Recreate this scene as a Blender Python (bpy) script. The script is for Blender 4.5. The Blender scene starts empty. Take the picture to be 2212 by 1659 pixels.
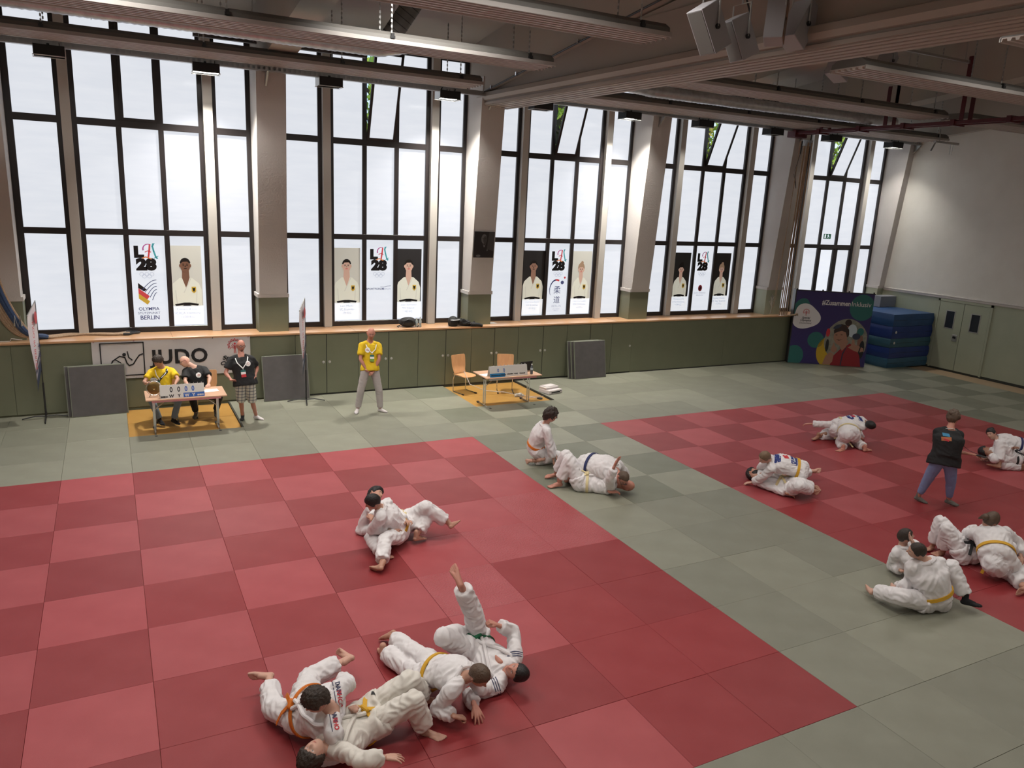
OPP = 50; FILL = 125; LAMP = 150; PANE = .82
import bpy, bmesh, math, random
from mathutils import Vector, Matrix, noise, Euler
from mathutils.bvhtree import BVHTree
random.seed(7)
SC = bpy.context.scene
COL = SC.collection
# ---------------- camera ----------------
cd = bpy.data.cameras.new('camera'); cam = bpy.data.objects.new('camera', cd); COL.objects.link(cam)
SC.camera = cam
cd.sensor_fit = 'HORIZONTAL'; cd.sensor_width = 36.0; cd.lens = 1666.68 / 2212 * 36.0
cd.clip_start = .1; cd.clip_end = 300
_r = [(0.889067, -0.455369, 0.046887), (-0.066306, -0.229441, -0.971062), (0.452949, 0.860230, -0.234182)]
_m = Matrix([[_r[0][k], -_r[1][k], -_r[2][k]] for k in range(3)]).to_4x4()
_m.translation = (-6.1024, -13.1542, 4.5887)
cam.matrix_world = _m
# ---------------- world ----------------
w = bpy.data.worlds.new('sky'); SC.world = w; w.use_nodes = True
nt = w.node_tree; bg = nt.nodes['Background']
sky = nt.nodes.new('ShaderNodeTexSky'); sky.sky_type = 'HOSEK_WILKIE'; sky.turbidity = 6
sky.sun_direction = (0.3, -0.6, 0.74)
nt.links.new(sky.outputs[0], bg.inputs[0]); bg.inputs[1].default_value = 7.0
SC.view_settings.view_transform = 'Standard'; SC.view_settings.look = 'None'
SC.view_settings.gamma = 1; SC.view_settings.exposure = 0.0; SC.view_settings.use_curve_mapping = False

def area(name, loc, rot, sx, sy, power, color=(1, 1, 1), spread=180):
    l = bpy.data.lights.new(name, 'AREA'); l.shape = 'RECTANGLE'; l.size = sx; l.size_y = sy
    l.energy = power; l.color = color; l.spread = math.radians(spread)
    o = bpy.data.objects.new(name, l); COL.objects.link(o); o.location = loc; o.rotation_euler = rot
    return o
# daylight through the matching window front of the opposite wall (behind the camera)
area('daylight_opposite', (3.5, -15.8, 5.2), (math.radians(90), 0, 0), 24, 4.5, OPP, (.93, .97, 1))
# rows of fill lights added to brighten the mats, unseen above the frame
for hx in (-6.8, -1.8, 3.2, 8.2, 13.2):
    for hy in (-5.2, -10.5):
        area('lamp_and_fill_light', (hx, hy, 7.6), (0, 0, 0), 2.6, .5, FILL * (1 if hy > -7 else .8) * (1.1 if hx < 0 else .85 if hx < 5 else .5 if hx < 10 else .42), (1, .95, .90), 150)

for hx in (-6.8, -1.8):  # two more fill lights, added out of view for the mats towards the windows
    area('lamp_and_fill_light', (hx, -1.4, 7.9), (math.radians(12), 0, 0), 2.6, .5, FILL * 1.1, (1, .95, .90), 130)

# ---------------- helpers ----------------
def mat(name, c, rough=.6, c2=None, nscale=3.0, namt=.5, bump=0.0, bscale=60, metal=0.0, emit=0, spec=.5, stretch=None, coat=0, detail=6):
    m = bpy.data.materials.new(name); m.use_nodes = True
    t = m.node_tree; b = t.nodes['Principled BSDF']
    b.inputs['Base Color'].default_value = (*c, 1); b.inputs['Roughness'].default_value = rough
    b.inputs['Metallic'].default_value = metal; b.inputs['Specular IOR Level'].default_value = spec
    if coat: b.inputs['Coat Weight'].default_value = coat
    if emit:
        b.inputs['Emission Color'].default_value = (*c, 1); b.inputs['Emission Strength'].default_value = emit
    tc = None
    if c2 or bump:
        tc = t.nodes.new('ShaderNodeTexCoord'); mp = t.nodes.new('ShaderNodeMapping')
        t.links.new(tc.outputs['Object'], mp.inputs[0])
        if stretch: mp.inputs['Scale'].default_value = stretch
    if c2:
        n = t.nodes.new('ShaderNodeTexNoise'); n.inputs['Scale'].default_value = nscale; n.inputs['Detail'].default_value = detail
        t.links.new(mp.outputs[0], n.inputs['Vector'])
        r = t.nodes.new('ShaderNodeValToRGB'); r.color_ramp.elements[0].position = .5 - namt / 2; r.color_ramp.elements[1].position = .5 + namt / 2
        r.color_ramp.elements[0].color = (*c, 1); r.color_ramp.elements[1].color = (*c2, 1)
        t.links.new(n.outputs[0], r.inputs[0]); t.links.new(r.outputs[0], b.inputs['Base Color'])
    if bump:
        n = t.nodes.new('ShaderNodeTexNoise'); n.inputs['Scale'].default_value = bscale; n.inputs['Detail'].default_value = 3
        t.links.new(mp.outputs[0], n.inputs['Vector'])
        bp = t.nodes.new('ShaderNodeBump'); bp.inputs['Strength'].default_value = bump; bp.inputs['Distance'].default_value = .01
        t.links.new(n.outputs[0], bp.inputs['Height']); t.links.new(bp.outputs[0], b.inputs['Normal'])
    return m

class MB:
    """collects shapes into one mesh; slot index per face"""
    def __init__(s): s.v = []; s.f = []; s.m = []
    def add(s, vs, fs, mi=0):
        o = len(s.v); s.v += [tuple(v) for v in vs]; s.f += [tuple(i + o for i in f) for f in fs]; s.m += [mi] * len(fs)
        return s
    def box(s, x0, x1, y0, y1, z0, z1, mi=0, M=None, ch=0):
        if x0 > x1: x0, x1 = x1, x0
        if y0 > y1: y0, y1 = y1, y0
        if z0 > z1: z0, z1 = z1, z0
        if ch:
            c = ch
            lv = []
            for (z, i) in ((z0, c), (z0 + c, 0), (z1 - c, 0), (z1, c)):
                lv.append([(x0 + i + (c if 0 else 0), y0 + i, z), (x1 - i, y0 + i, z), (x1 - i, y1 - i, z), (x0 + i, y1 - i, z)])
            vs = [p for l in lv for p in l]
            fs = [(3, 2, 1, 0), (12, 13, 14, 15)]
            for k in range(3):
                for j in range(4):
                    a = k * 4 + j; b = k * 4 + (j + 1) % 4
                    fs.append((a, b, b + 4, a + 4))
        else:
            vs = [(x0, y0, z0), (x1, y0, z0), (x1, y1, z0), (x0, y1, z0), (x0, y0, z1), (x1, y0, z1), (x1, y1, z1), (x0, y1, z1)]
            fs = [(3, 2, 1, 0), (4, 5, 6, 7), (0, 1, 5, 4), (1, 2, 6, 5), (2, 3, 7, 6), (3, 0, 4, 7)]
        if M is not None: vs = [M @ Vector(v) for v in vs]
        return s.add(vs, fs, mi)
    def tube(s, pts, r, n=8, mi=0, cap=True, flat=1.0):
        pts = [Vector(p) for p in pts]; R = r if hasattr(r, '__len__') else [r] * len(pts)
        vs = []; fs = []
        t0 = (pts[1] - pts[0]).normalized()
        up = Vector((0, 0, 1)) if abs(t0.z) < .9 else Vector((1, 0, 0))
        a = t0.cross(up).normalized()
        for i, p in enumerate(pts):
            if i == 0: t = pts[1] - pts[0]
            elif i == len(pts) - 1: t = pts[-1] - pts[-2]
            else: t = (pts[i + 1] - pts[i]).normalized() + (pts[i] - pts[i - 1]).normalized()
            t = t.normalized()
            a = (a - t * a.dot(t)).normalized(); b = t.cross(a)
            for k in range(n):
                an = 2 * math.pi * k / n
                vs.append(p + (a * math.cos(an) + b * math.sin(an) * flat) * R[i])
        for i in range(len(pts) - 1):
            for k in range(n):
                k2 = (k + 1) % n
                fs.append((i * n + k, i * n + k2, (i + 1) * n + k2, (i + 1) * n + k))
        if cap:
            fs.append(tuple(range(n - 1, -1, -1))); o = (len(pts) - 1) * n; fs.append(tuple(o + k for k in range(n)))
        return s.add(vs, fs, mi)
    def prism(s, poly, d0, d1, axis='y', mi=0, M=None):
        n = len(poly); vs = []
        for d in (d0, d1):
            for (a, b) in poly:
                vs.append({'y': (a, d, b), 'x': (d, a, b), 'z': (a, b, d)}[axis])
        fs = [tuple(range(n)), tuple(range(2 * n - 1, n - 1, -1))]
        for k in range(n):
            k2 = (k + 1) % n; fs.append((k, k + n, k2 + n, k2))
        if M is not None: vs = [M @ Vector(v) for v in vs]
        return s.add(vs, fs, mi)
    def lathe(s, prof, c=(0, 0, 0), n=24, mi=0, M=None):
        vs = []; fs = []
        for (r, z) in prof:
            for k in range(n):
                a = 2 * math.pi * k / n; vs.append((c[0] + r * math.cos(a), c[1] + r * math.sin(a), c[2] + z))
        for i in range(len(prof) - 1):
            for k in range(n):
                k2 = (k + 1) % n; fs.append((i * n + k, i * n + k2, (i + 1) * n + k2, (i + 1) * n + k))
        fs.append(tuple(range(n - 1, -1, -1))); fs.append(tuple((len(prof) - 1) * n + k for k in range(n)))
        if M is not None: vs = [M @ Vector(v) for v in vs]
        return s.add(vs, fs, mi)
    def mesh(s, name, mats):
        me = bpy.data.meshes.new(name); me.from_pydata(s.v, [], s.f)
        for m in (mats if isinstance(mats, (list, tuple)) else [mats]): me.materials.append(m)
        me.polygons.foreach_set('material_index', s.m)
        bm = bmesh.new(); bm.from_mesh(me); bmesh.ops.recalc_face_normals(bm, faces=bm.faces); bm.to_mesh(me); bm.free()
        return me
    def build(s, name, mats, parent=None, smooth=False, loc=None, **tags):
        me = s.mesh(name, mats)
        o = link(name, me, parent, **tags)
        if loc: o.location = loc
        if smooth: smooth_mesh(me, 40)
        return o

def smooth_mesh(me, ang=40):
    me.polygons.foreach_set('use_smooth', [True] * len(me.polygons))
    bm = bmesh.new(); bm.from_mesh(me)
    for e in bm.edges:
        if len(e.link_faces) == 2 and e.calc_face_angle(0) > math.radians(ang): e.smooth = False
    bm.to_mesh(me); bm.free()

def link(name, me, parent=None, label=None, cat=None, group=None, kind=None):
    o = bpy.data.objects.new(name, me); COL.objects.link(o)
    if parent is not None: o.parent = parent
    if label: o['label'] = label
    if cat: o['category'] = cat
    if group: o['group'] = group
    if kind: o['kind'] = kind
    return o
def thing(name, label, cat, loc=(0, 0, 0), rz=0, group=None):
    o = link(name, None, None, label, cat, group); o.location = loc; o.rotation_euler = (0, 0, rz); o.empty_display_size = .1
    return o
def copy_tree(o, parent=None):
    c = o.copy(); COL.objects.link(c)
    if parent is not None: c.parent = parent
    for ch in list(o.children): copy_tree(ch, c)
    return c
S = dict(kind='structure')

def text_mesh(body, size, bold=0.0, shear=0, spacing=1.0, align='CENTER', sx=1.0):
    cu = bpy.data.curves.new('lettering', 'FONT'); cu.body = body; cu.size = size; cu.offset = bold; cu.shear = shear
    cu.space_character = spacing; cu.align_x = align; cu.extrude = 0.0; cu.resolution_u = 3
    o = bpy.data.objects.new('lettering', cu); COL.objects.link(o)
    dg = bpy.context.evaluated_depsgraph_get(); dg.update()
    me = bpy.data.meshes.new_from_object(o.evaluated_get(dg))
    COL.objects.unlink(o); bpy.data.objects.remove(o)
    if sx != 1: me.transform(Matrix.Scale(sx, 4, (1, 0, 0)))
    return me
def text(body, size, material, M, parent, name='lettering', fitw=None, **k):
    me = text_mesh(body, size, **k)
    if fitw:
        xs = [v.co.x for v in me.vertices]; me.transform(Matrix.Scale(fitw / (max(xs) - min(xs)), 4, (1, 0, 0)))
    me = me; me.materials.clear(); me.materials.append(material)
    me.transform(M); return link(name, me, parent)
def face_y(x, y, z):   # local text plane XY -> faces -Y (towards the hall)
    return Matrix.Translation((x, y, z)) @ Matrix.Rotation(math.pi / 2, 4, 'X')
def poly_strip(mb, pts, wd, mi=0):   # flat stroke in XZ-like 2D plane (x,y) used before transform
    for a, b in zip(pts[:-1], pts[1:]):
        a = Vector((*a, 0)); b = Vector((*b, 0)); d = (b - a)
        if d.length < 1e-6: continue
        d.normalize(); n = Vector((-d.y, d.x, 0)) * wd / 2; e = d * wd * .3
        mb.add([a - n - e, b - n + e, b + n + e, a + n - e], [(0, 1, 2, 3)], mi)
def disc2(cx, cy, rx, ry=None, n=28, a0=0, a1=360, rot=0):
    ry = ry or rx; o = []
    for k in range(n + (0 if a1 - a0 == 360 else 1)):
        a = math.radians(a0 + (a1 - a0) * k / n); x = rx * math.cos(a); y = ry * math.sin(a); r = math.radians(rot)
        o.append((cx + x * math.cos(r) - y * math.sin(r), cy + x * math.sin(r) + y * math.cos(r)))
    return o
def ring2(mb, cx, cy, r, wd, mi=0, n=28, z=0):
    a = disc2(cx, cy, r, n=n); b = disc2(cx, cy, r - wd, n=n)
    mb.add([(x, y, z) for x, y in a + b], [(k, (k + 1) % n, n + (k + 1) % n, n + k) for k in range(n)], mi)

# ---------------- materials ----------------
M_white = mat('white_wall_paint', (.62, .60, .55), .8, (.70, .68, .63), 1.5, .6, .25, 40)
M_pier = mat('pier_paint', (.50, .475, .45), .8, (.56, .53, .505), 2.0, .6, .3, 30)
M_green = mat('green_wall_paint', (.155, .165, .105), .55, (.175, .185, .12), 2.5, .6, .08, 25)
M_greenw = mat('green_dado_paint', (.33, .36, .27), .55, (.37, .40, .30), 2.5, .6, .08, 25)
M_frame = mat('dark_window_frame', (.022, .018, .018), .35, metal=0)
M_post = mat('window_post_paint', (.52, .50, .46), .6)
M_sill = mat('sill_wood', (.60, .36, .20), .28, (.48, .27, .14), 4, .5, stretch=(.3, 4, 4), coat=.3)
M_gap = mat('dark_gap', (.03, .032, .026), .8)
M_ceil = mat('ceiling_paint', (.42, .38, .33), .85, (.38, .345, .30), .8, .6)
M_steel = mat('galvanised_steel', (.45, .45, .44), .4, metal=.8)
M_chrome = mat('chrome', (.7, .7, .7), .18, metal=1)
M_black = mat('black_plastic', (.015, .015, .016), .4)
M_blk2 = mat('matt_black', (.012, .012, .012), .75)
M_panel = mat('radiant_panel_paint', (.40, .35, .32), .5); M_prail = mat('panel_rail_paint', (.36, .34, .32), .5)
M_paneltop = mat('panel_insulation', (.115, .11, .10), .6)
M_foil = mat('foil_duct', (.62, .65, .68), .3, (.42, .45, .49), 9, .5, .6, 20, metal=.55)
M_housing = mat('partition_vinyl', (.34, .30, .26), .55)
M_knob = mat('knob_metal', (.55, .55, .52), .35, metal=.6)
M_ink = mat('black_print', (.01, .01, .012), .6)
M_inkn = mat('navy_print', (.03, .035, .09), .6)
M_red = mat('red_print', (.50, .03, .04), .6)
M_gold = mat('gold_print', (.42, .28, .04), .6)
M_blue = mat('blue_print', (.02, .10, .38), .6)
M_paper = mat('white_paper', (.80, .80, .78), .7)
M_bordeaux = mat('dark_red_steel', (.075, .006, .010), .45)
M_ochre = mat('ochre_floor', (.40, .215, .05), .35, (.46, .26, .07), 3, .5, .05, 30)
M_tan = mat('tan_floor', (.40, .29, .18), .45)
M_rope = mat('rope_fibre', (.42, .30, .20), .8, (.28, .19, .12), 60, .3)

def pane_mat(name, e, haze=0):
    m = bpy.data.materials.new(name); m.use_nodes = True; t = m.node_tree; b = t.nodes['Principled BSDF']
    b.inputs['Base Color'].default_value = (.12, .12, .13, 1); b.inputs['Roughness'].default_value = .12
    tc = t.nodes.new('ShaderNodeTexCoord'); mp = t.nodes.new('ShaderNodeMapping'); mp.inputs['Scale'].default_value = (.5, 1, 3)
    n = t.nodes.new('ShaderNodeTexNoise'); n.inputs['Scale'].default_value = 2.2; n.inputs['Detail'].default_value = 5
    r = t.nodes.new('ShaderNodeValToRGB'); r.color_ramp.elements[0].position = .35; r.color_ramp.elements[1].position = .65
    k = e
    r.color_ramp.elements[0].color = (.85 * k, .89 * k, .965 * k, 1); r.color_ramp.elements[1].color = (.90 * k, .935 * k, 1.0 * k, 1)
    t.links.new(tc.outputs['Object'], mp.inputs[0]); t.links.new(mp.outputs[0], n.inputs['Vector']); t.links.new(n.outputs[0], r.inputs[0])
    t.links.new(r.outputs[0], b.inputs['Emission Color']); b.inputs['Emission Strength'].default_value = 1
    return m
M_pane = pane_mat('frosted_daylit_glass', PANE)
M_pane2 = pane_mat('bright_daylit_glass', PANE * 1.15)

# ---------------- floor of judo mats ----------------
floor = MB().box(-13, 17, -16, 4.75, -.25, -.046).build('floor', M_tan, **S)
MAT_L = {}
def mat_material(kind, light, tone):
    key = (kind, light, tone)
    if key in MAT_L: return MAT_L[key]
    if kind == 'r':
        c = Vector((.325, .052, .058)) if light else Vector((.235, .021, .024))
    else:
        c = Vector((.235, .235, .180)) if light else Vector((.160, .165, .122))
    c = c * (1 + (tone - 1) * .055)
    c2 = c * 1.10 + Vector((.008, .010, .010)); 
    m = mat('judo_mat_vinyl', tuple(c), .42, tuple(c2), 2.6, .35, .20, 260, spec=.5)
    MAT_L[key] = m; return m
ochre = {(-6, 2), (-5, 2), (-6, 3), (-5, 3), (1, 2), (2, 2), (1, 3), (2, 3)}
mesh_tile = {}
SHINY = {(-2, -5), (-3, -6), (-1, -5), (-1, -4)}
mat_shiny = mat('judo_mat_vinyl_embossed', (.33, .050, .056), .33, (.37, .07, .078), 2.6, .35, 1.0, 42, spec=.7)
n = 0
for i in range(-11, 16):
    for j in range(-12, 4):
        x, y = i, j
        if (i, j) in ochre: continue
        # skip those wholly outside the camera's view
        q = [(Vector((x + a, y + b, 0)) - _m.translation) for a in (-.1, 1.1) for b in (-.1, 1.1)]
        vis = False
        for p in q:
            cz = p.dot(Vector(_r[2])); cx = p.dot(Vector(_r[0])); cy = p.dot(Vector(_r[1]))
            if cz > 0 and abs(cx / cz) < 1106 / 1666.68 * 1.06 and abs(cy / cz) < 829.5 / 1666.68 * 1.12: vis = True
        if not vis: continue
        J = -j - 1        # row index as counted from the back edge of the red fields
        red = (0 <= J < 9) and ((-9 <= i < 0) or (3 <= i < 12))
        par = (i + J) % 2 == 1
        amp = 1
        if red:
            if i < 0 and (i > -3 and J > 4 or J > 6) or i > 2 and J > 4: par = False if random.random() < .7 else par
        elif i < 12 and not (0 <= i < 3 and J < 4):
            par = random.random() < .55
        tone = random.choice([0, 1, 1, 2])
        m = mat_material('r' if red else 'g', par, tone)
        if not (red or i >= 12 or (0 <= i < 3 and J < 4)):
            m = mat_material('g', True, [-1, -2, -3, 0][random.randrange(4)]) if par else mat_material('g', True, -3)
        if (i, j) in SHINY: m = mat_shiny
        if m.name not in mesh_tile:
            mesh_tile[m.name] = MB().box(.0012, .9988, .0012, .9988, -.044, 0, ch=.0022).mesh('judo_mat', m)
        o = link('judo_mat', mesh_tile[m.name], floor); o.location = (x, y, random.uniform(-.0015, .0005)); n += 1
print('mats', n)
for (x0, x1) in ((-6, -4), (1, 3)):
    for yy in (2, 3):
        MB().box(x0 + .004, x1 - .004, yy + .003, yy + .997, -.05, -.036).build('floor_board', M_ochre, floor)
MB().box(x0 + 1.99, x0 + 2.02, 2, 4, -.04, .012).build('edge_strip', M_gap, floor)
MB().box(-4.02, -3.99, 2, 4, -.04, .012).build('edge_strip', M_gap, floor)

# ---------------- window wall: parapet with cupboard doors, sill, piers, windows ----------------
wall = MB().box(-13, 17, 4.06, 4.75, -.05, 1.40).box(-13, 17, 4.75, 5.05, -.05, 1.50).build('wall_back', M_green, **S)
PX = [-7.96, -2.96, 2.04, 6.92, 12.02, 17.04]
# plain panels and cupboard doors in front
gaps = [-2.55, -1.86, -1.12, -0.39, 0.35, 1.06, 1.75, 2.38, 3.06, 3.79, 4.52, 5.24, 5.95, 6.64]
pan = [(-13, -7.9), (-7.9, -5.4), (-5.4, -2.55)]
for a, b in pan: MB().box(a + .004, b - .004, 4.03, 4.07, .02, 1.41, ch=.004).build('wall_panel', M_green, wall)
for a, b in ((6.64, 10.0), (10.0, 13.4), (13.4, 16.99)): MB().box(a + .002, b - .002, 4.03, 4.07, .02, 1.41, ch=.002).build('wall_panel', M_green, wall)
cup = thing('built_in_cupboard', 'long row of olive green cupboard doors under the window sill', 'cupboard', (2.04, 4.03, 0))
MB().box(-4.59, 4.60, .0, .035, -.005, 1.405).build('cupboard_recess', M_gap, cup)
knobx = {0: None}
for k in range(len(gaps) - 1):
    a, b = gaps[k] - 2.04, gaps[k + 1] - 2.04
    g1 = .008 if k % 2 == 0 else .004
    d = MB().box(a + (.012 if k % 2 else .004), b - .006, -.008, .02, .03, 1.40, ch=.004).build('cupboard_door', M_green, cup)
    kx = (b - .07) if k % 2 == 0 else (a + .07)
    if k % 2 == 0 or k > 0:
        Mk = Matrix.Translation((kx, -.008, .76)) @ Matrix.Rotation(math.pi / 2, 4, 'X')
        MB().lathe([(.03, 0), (.032, .008), (.026, .013), (.014, .014), (.013, .022), (.004, .023)], n=16, M=Mk).build('lock_knob', M_knob, d)
sill = MB().box(-13, 17, 3.985, 4.74, 1.415, 1.46, ch=.006).build('trim_1', M_sill, **S)
sill['label'] = 'long glossy wooden window sill'
for sx in (-9.2, -5.05, -1.2, 3.3, 6.1, 9.4, 13.2):   # sill boards' joints
    MB().box(sx, sx + .004, 3.99, 4.72, 1.4595, 1.4615).build('board_joint', M_gap, sill)
ZT = 8.35
piers = MB()
for k, px in enumerate(PX):
    zt = 7.25
    for (hw, y0a, y0b, z0, z1, mi) in ((.315, 4.25, 4.25, 1.46, 2.22, 1), (.335, 4.23, 4.23, 2.22, 2.30, 0), (.295, 4.22, 3.85, 2.30, zt, 0)):
        x0, x1 = px - hw, min(px + hw, 17.0)
        piers.add([(x0, y0a, z0), (x1, y0a, z0), (x1, 4.76, z0), (x0, 4.76, z0), (x0, y0b, z1), (x1, y0b, z1), (x1, 4.76, z1), (x0, 4.76, z1)],
                  [(3, 2, 1, 0), (4, 5, 6, 7), (0, 1, 5, 4), (1, 2, 6, 5), (2, 3, 7, 6), (3, 0, 4, 7)], mi)
    # one object per pier
    piers.build('pillar', [M_pier, M_greenw if k > 3 else M_green], None, label=None, **S).name = 'trim_%d' % (k + 2)
    piers = MB()
# sloping roof frames over each pier, up to the ridge and down again
RY = -5.6
for k, px in enumerate(PX):
    b = MB(); hw = .27
    x0, x1 = px - hw, px + hw
    def zs(y): return 6.93 + .122 * (3.75 - y) if y > RY else 6.93 + .122 * (3.75 - RY) - .122 * (RY - y)
    prof = [(4.76, 6.86), (3.9, 6.90), (RY, zs(RY)), (-15.9, zs(-15.9)), (-15.9, zs(-15.9) + 1.3), (RY, zs(RY) + 1.3), (4.76, zs(4.76) + 1.4)]
    b.prism([(y, z) for y, z in prof], x0, x1, 'x').build('trim_%d' % (k + 10), M_ceil, **S)
cz = lambda y: 8.02 + .122 * (4.4 - y)
ce = MB()
ce.add([(-13, 5.0, cz(5.0)), (17.2, 5.0, cz(5.0)), (17.2, RY, cz(RY)), (-13, RY, cz(RY)), (-13, -16, cz(2 * RY + 16)), (17.2, -16, cz(2 * RY + 16))],
       [(0, 1, 2, 3), (3, 2, 5, 4)])
ce.add([(-13, 5.0, cz(5.0) + .2), (17.2, 5.0, cz(5.0) + .2), (17.2, RY, cz(RY) + .2), (-13, RY, cz(RY) + .2), (-13, -16, cz(2 * RY + 16) + .2), (17.2, -16, cz(2 * RY + 16) + .2)],
       [(3, 2, 1, 0), (4, 5, 2, 3)])
ce.build('ceiling', M_ceil, **S)
MB().box(-13, 17.2, 4.72, 5.0, 7.72, 8.6).build('wall_back_top', M_ceil, **S).name = 'wall_backtop'
MB().box(-13.2, -13, -16, 5, -.2, 9.6).build('wall_left', M_white, **S)
MB().box(-13.2, 17.2, -16.2, -16, -.2, 9.6).build('wall_front', M_white, **S)
# right wall with dado and moulding
wr = MB().box(17.0, 17.25, -16, 5, 2.2, 9.7, 0).box(17.0, 17.25, -16, 5, -.2, 2.2, 1).build('wall_right', [M_white, M_greenw], **S)
MB().prism([(17.0, 2.17), (16.975, 2.175), (16.965, 2.2), (16.972, 2.235), (16.955, 2.25), (16.962, 2.275), (17.0, 2.28)], -16, 4.2, 'y').build('baseboard_right', M_pier, **S).name = 'trim_20'
MB().box(16.985, 17, -16, 4.0, -.05, .03).build('baseboard_right', M_gap, **S)
MB().box(7.0, 17.0, 4.02, 4.031, -.05, .02).build('baseboard_back', M_gap, **S)

# windows: per bay a narrow one, the three-light one, a narrow one
ZB = [1.46, 1.57, 3.48, 3.60, 5.585, 5.72, 7.62, 7.72]
wn = 0
def window(x0, x1, nlight, sashopen=None, door=False):
    global wn
    wn += 1
    W = link('window_%d' % wn, None, **S); W.location = ((x0 + x1) / 2, 4.75, 1.46); cx = (x0 + x1) / 2
    fw = .085 if nlight == 1 else .09
    fr = MB(); y0, y1 = -.05, .07
    X0, X1 = x0 - cx, x1 - cx
    for (a, b) in ((X0, X0 + fw), (X1 - fw, X1)): fr.box(a, b, y0, y1, 0, ZB[7] - 1.46, ch=.004)
    for (a, b) in ((0, .11), (ZB[2] - 1.46, ZB[3] - 1.46), (ZB[4] - 1.46, ZB[5] - 1.46), (ZB[6] - 1.46, ZB[7] - 1.46)):
        fr.box(X0 + fw, X1 - fw, y0 + .005, y1, a, b, ch=.004)
    fr.build('window_frame', M_frame, W)
    xs = [X0 + fw, X1 - fw]
    if nlight == 3:
        a, b = X0 + fw, X1 - fw; mw = .10; g = (b - a - 2 * mw) / 3
        xs = [a, a + g, a + g + mw, a + 2 * g + mw, a + 2 * g + 2 * mw, b]
        for q in (1, 3):
            MB().box(xs[q], xs[q + 1], y0 + .008, y1, .11, ZB[6] - 1.46, ch=.004).build('mullion', M_frame, W)
    for q in range(0, len(xs), 2):
        for zi, (za, zb) in enumerate(((ZB[1], ZB[2]), (ZB[3], ZB[4]), (ZB[5], ZB[6]))):
            a, b = xs[q], xs[q + 1]; za -= 1.46; zb -= 1.46
            if nlight == 3 and q == 2 and zi == 2 and sashopen is not None:
                # tilting sash hinged at its foot
                P = link('tilted_sash', None, W); P.location = (0, -.02, za); P.rotation_euler = (math.atan(sashopen), 0, 0)
                h = zb - za; sf = MB(); s_ = .055
                sf.box(a, a + s_, -.03, .03, 0, h, ch=.004).box(b - s_, b, -.03, .03, 0, h, ch=.004).box(a + s_, b - s_, -.03, .03, 0, s_).box(a + s_, b - s_, -.03, .03, h - s_, h)
                sf.build('sash_frame', M_frame, P)
                MB().box(a + s_, b - s_, -.004, .004, s_, h - s_).build('pane', M_pane, P)
                continue
            dm = M_pane
            if door and zi == 0 and q >= 2:
                e = .05; df = MB()
                df.box(a, a + e, -.045, .02, za, zb).box(b - e, b, -.045, .02, za, zb).box(a, b, -.045, .02, zb - e, zb).box(a, b, -.045, .02, za, za + .06)
                df.build('casement_frame', M_frame, W); a += e; b -= e; zb -= e; za += .06
                if q == 2: dm = M_pane2
            pm = MB().box(a - .005, b + .005, .008, .016, za - .005, zb + .005)
            pm.build('pane', dm, W)
    return W
opens = [.04, .03, .33, .36, .37, .37]
WIN = {}
for k, px in enumerate([-12.96] + PX[:-1]):
    o = px
    nx = (PX[k])
    d = nx - px
    s = d / 5.0
    window(o + .33 * s, o + 1.21 * s, 1)
    WIN[k] = window(o + 1.38 * s, o + 3.76 * s, 3, opens[k], door=(k == 5))
    window(o + 3.94 * s, o + (4.70) * s, 1)
    for (a, b) in ((1.21, 1.38), (3.76, 3.94)):
        MB().box(o + a * s, o + b * s, 4.58, 4.85, 1.46, 7.73, ch=.006).build('trim_%d' % (30 + wn * 2 + int(a)), M_post, **S)
    # clearing strips beside the piers
    MB().box(o + .25 * s, o + .335 * s, 4.72, 4.85, 1.46, 7.73).box(o + 4.695 * s, o + 4.76 * s, 4.72, 4.85, 1.46, 7.73).build('trim_%d' % (90 + k), M_frame, **S)

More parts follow.
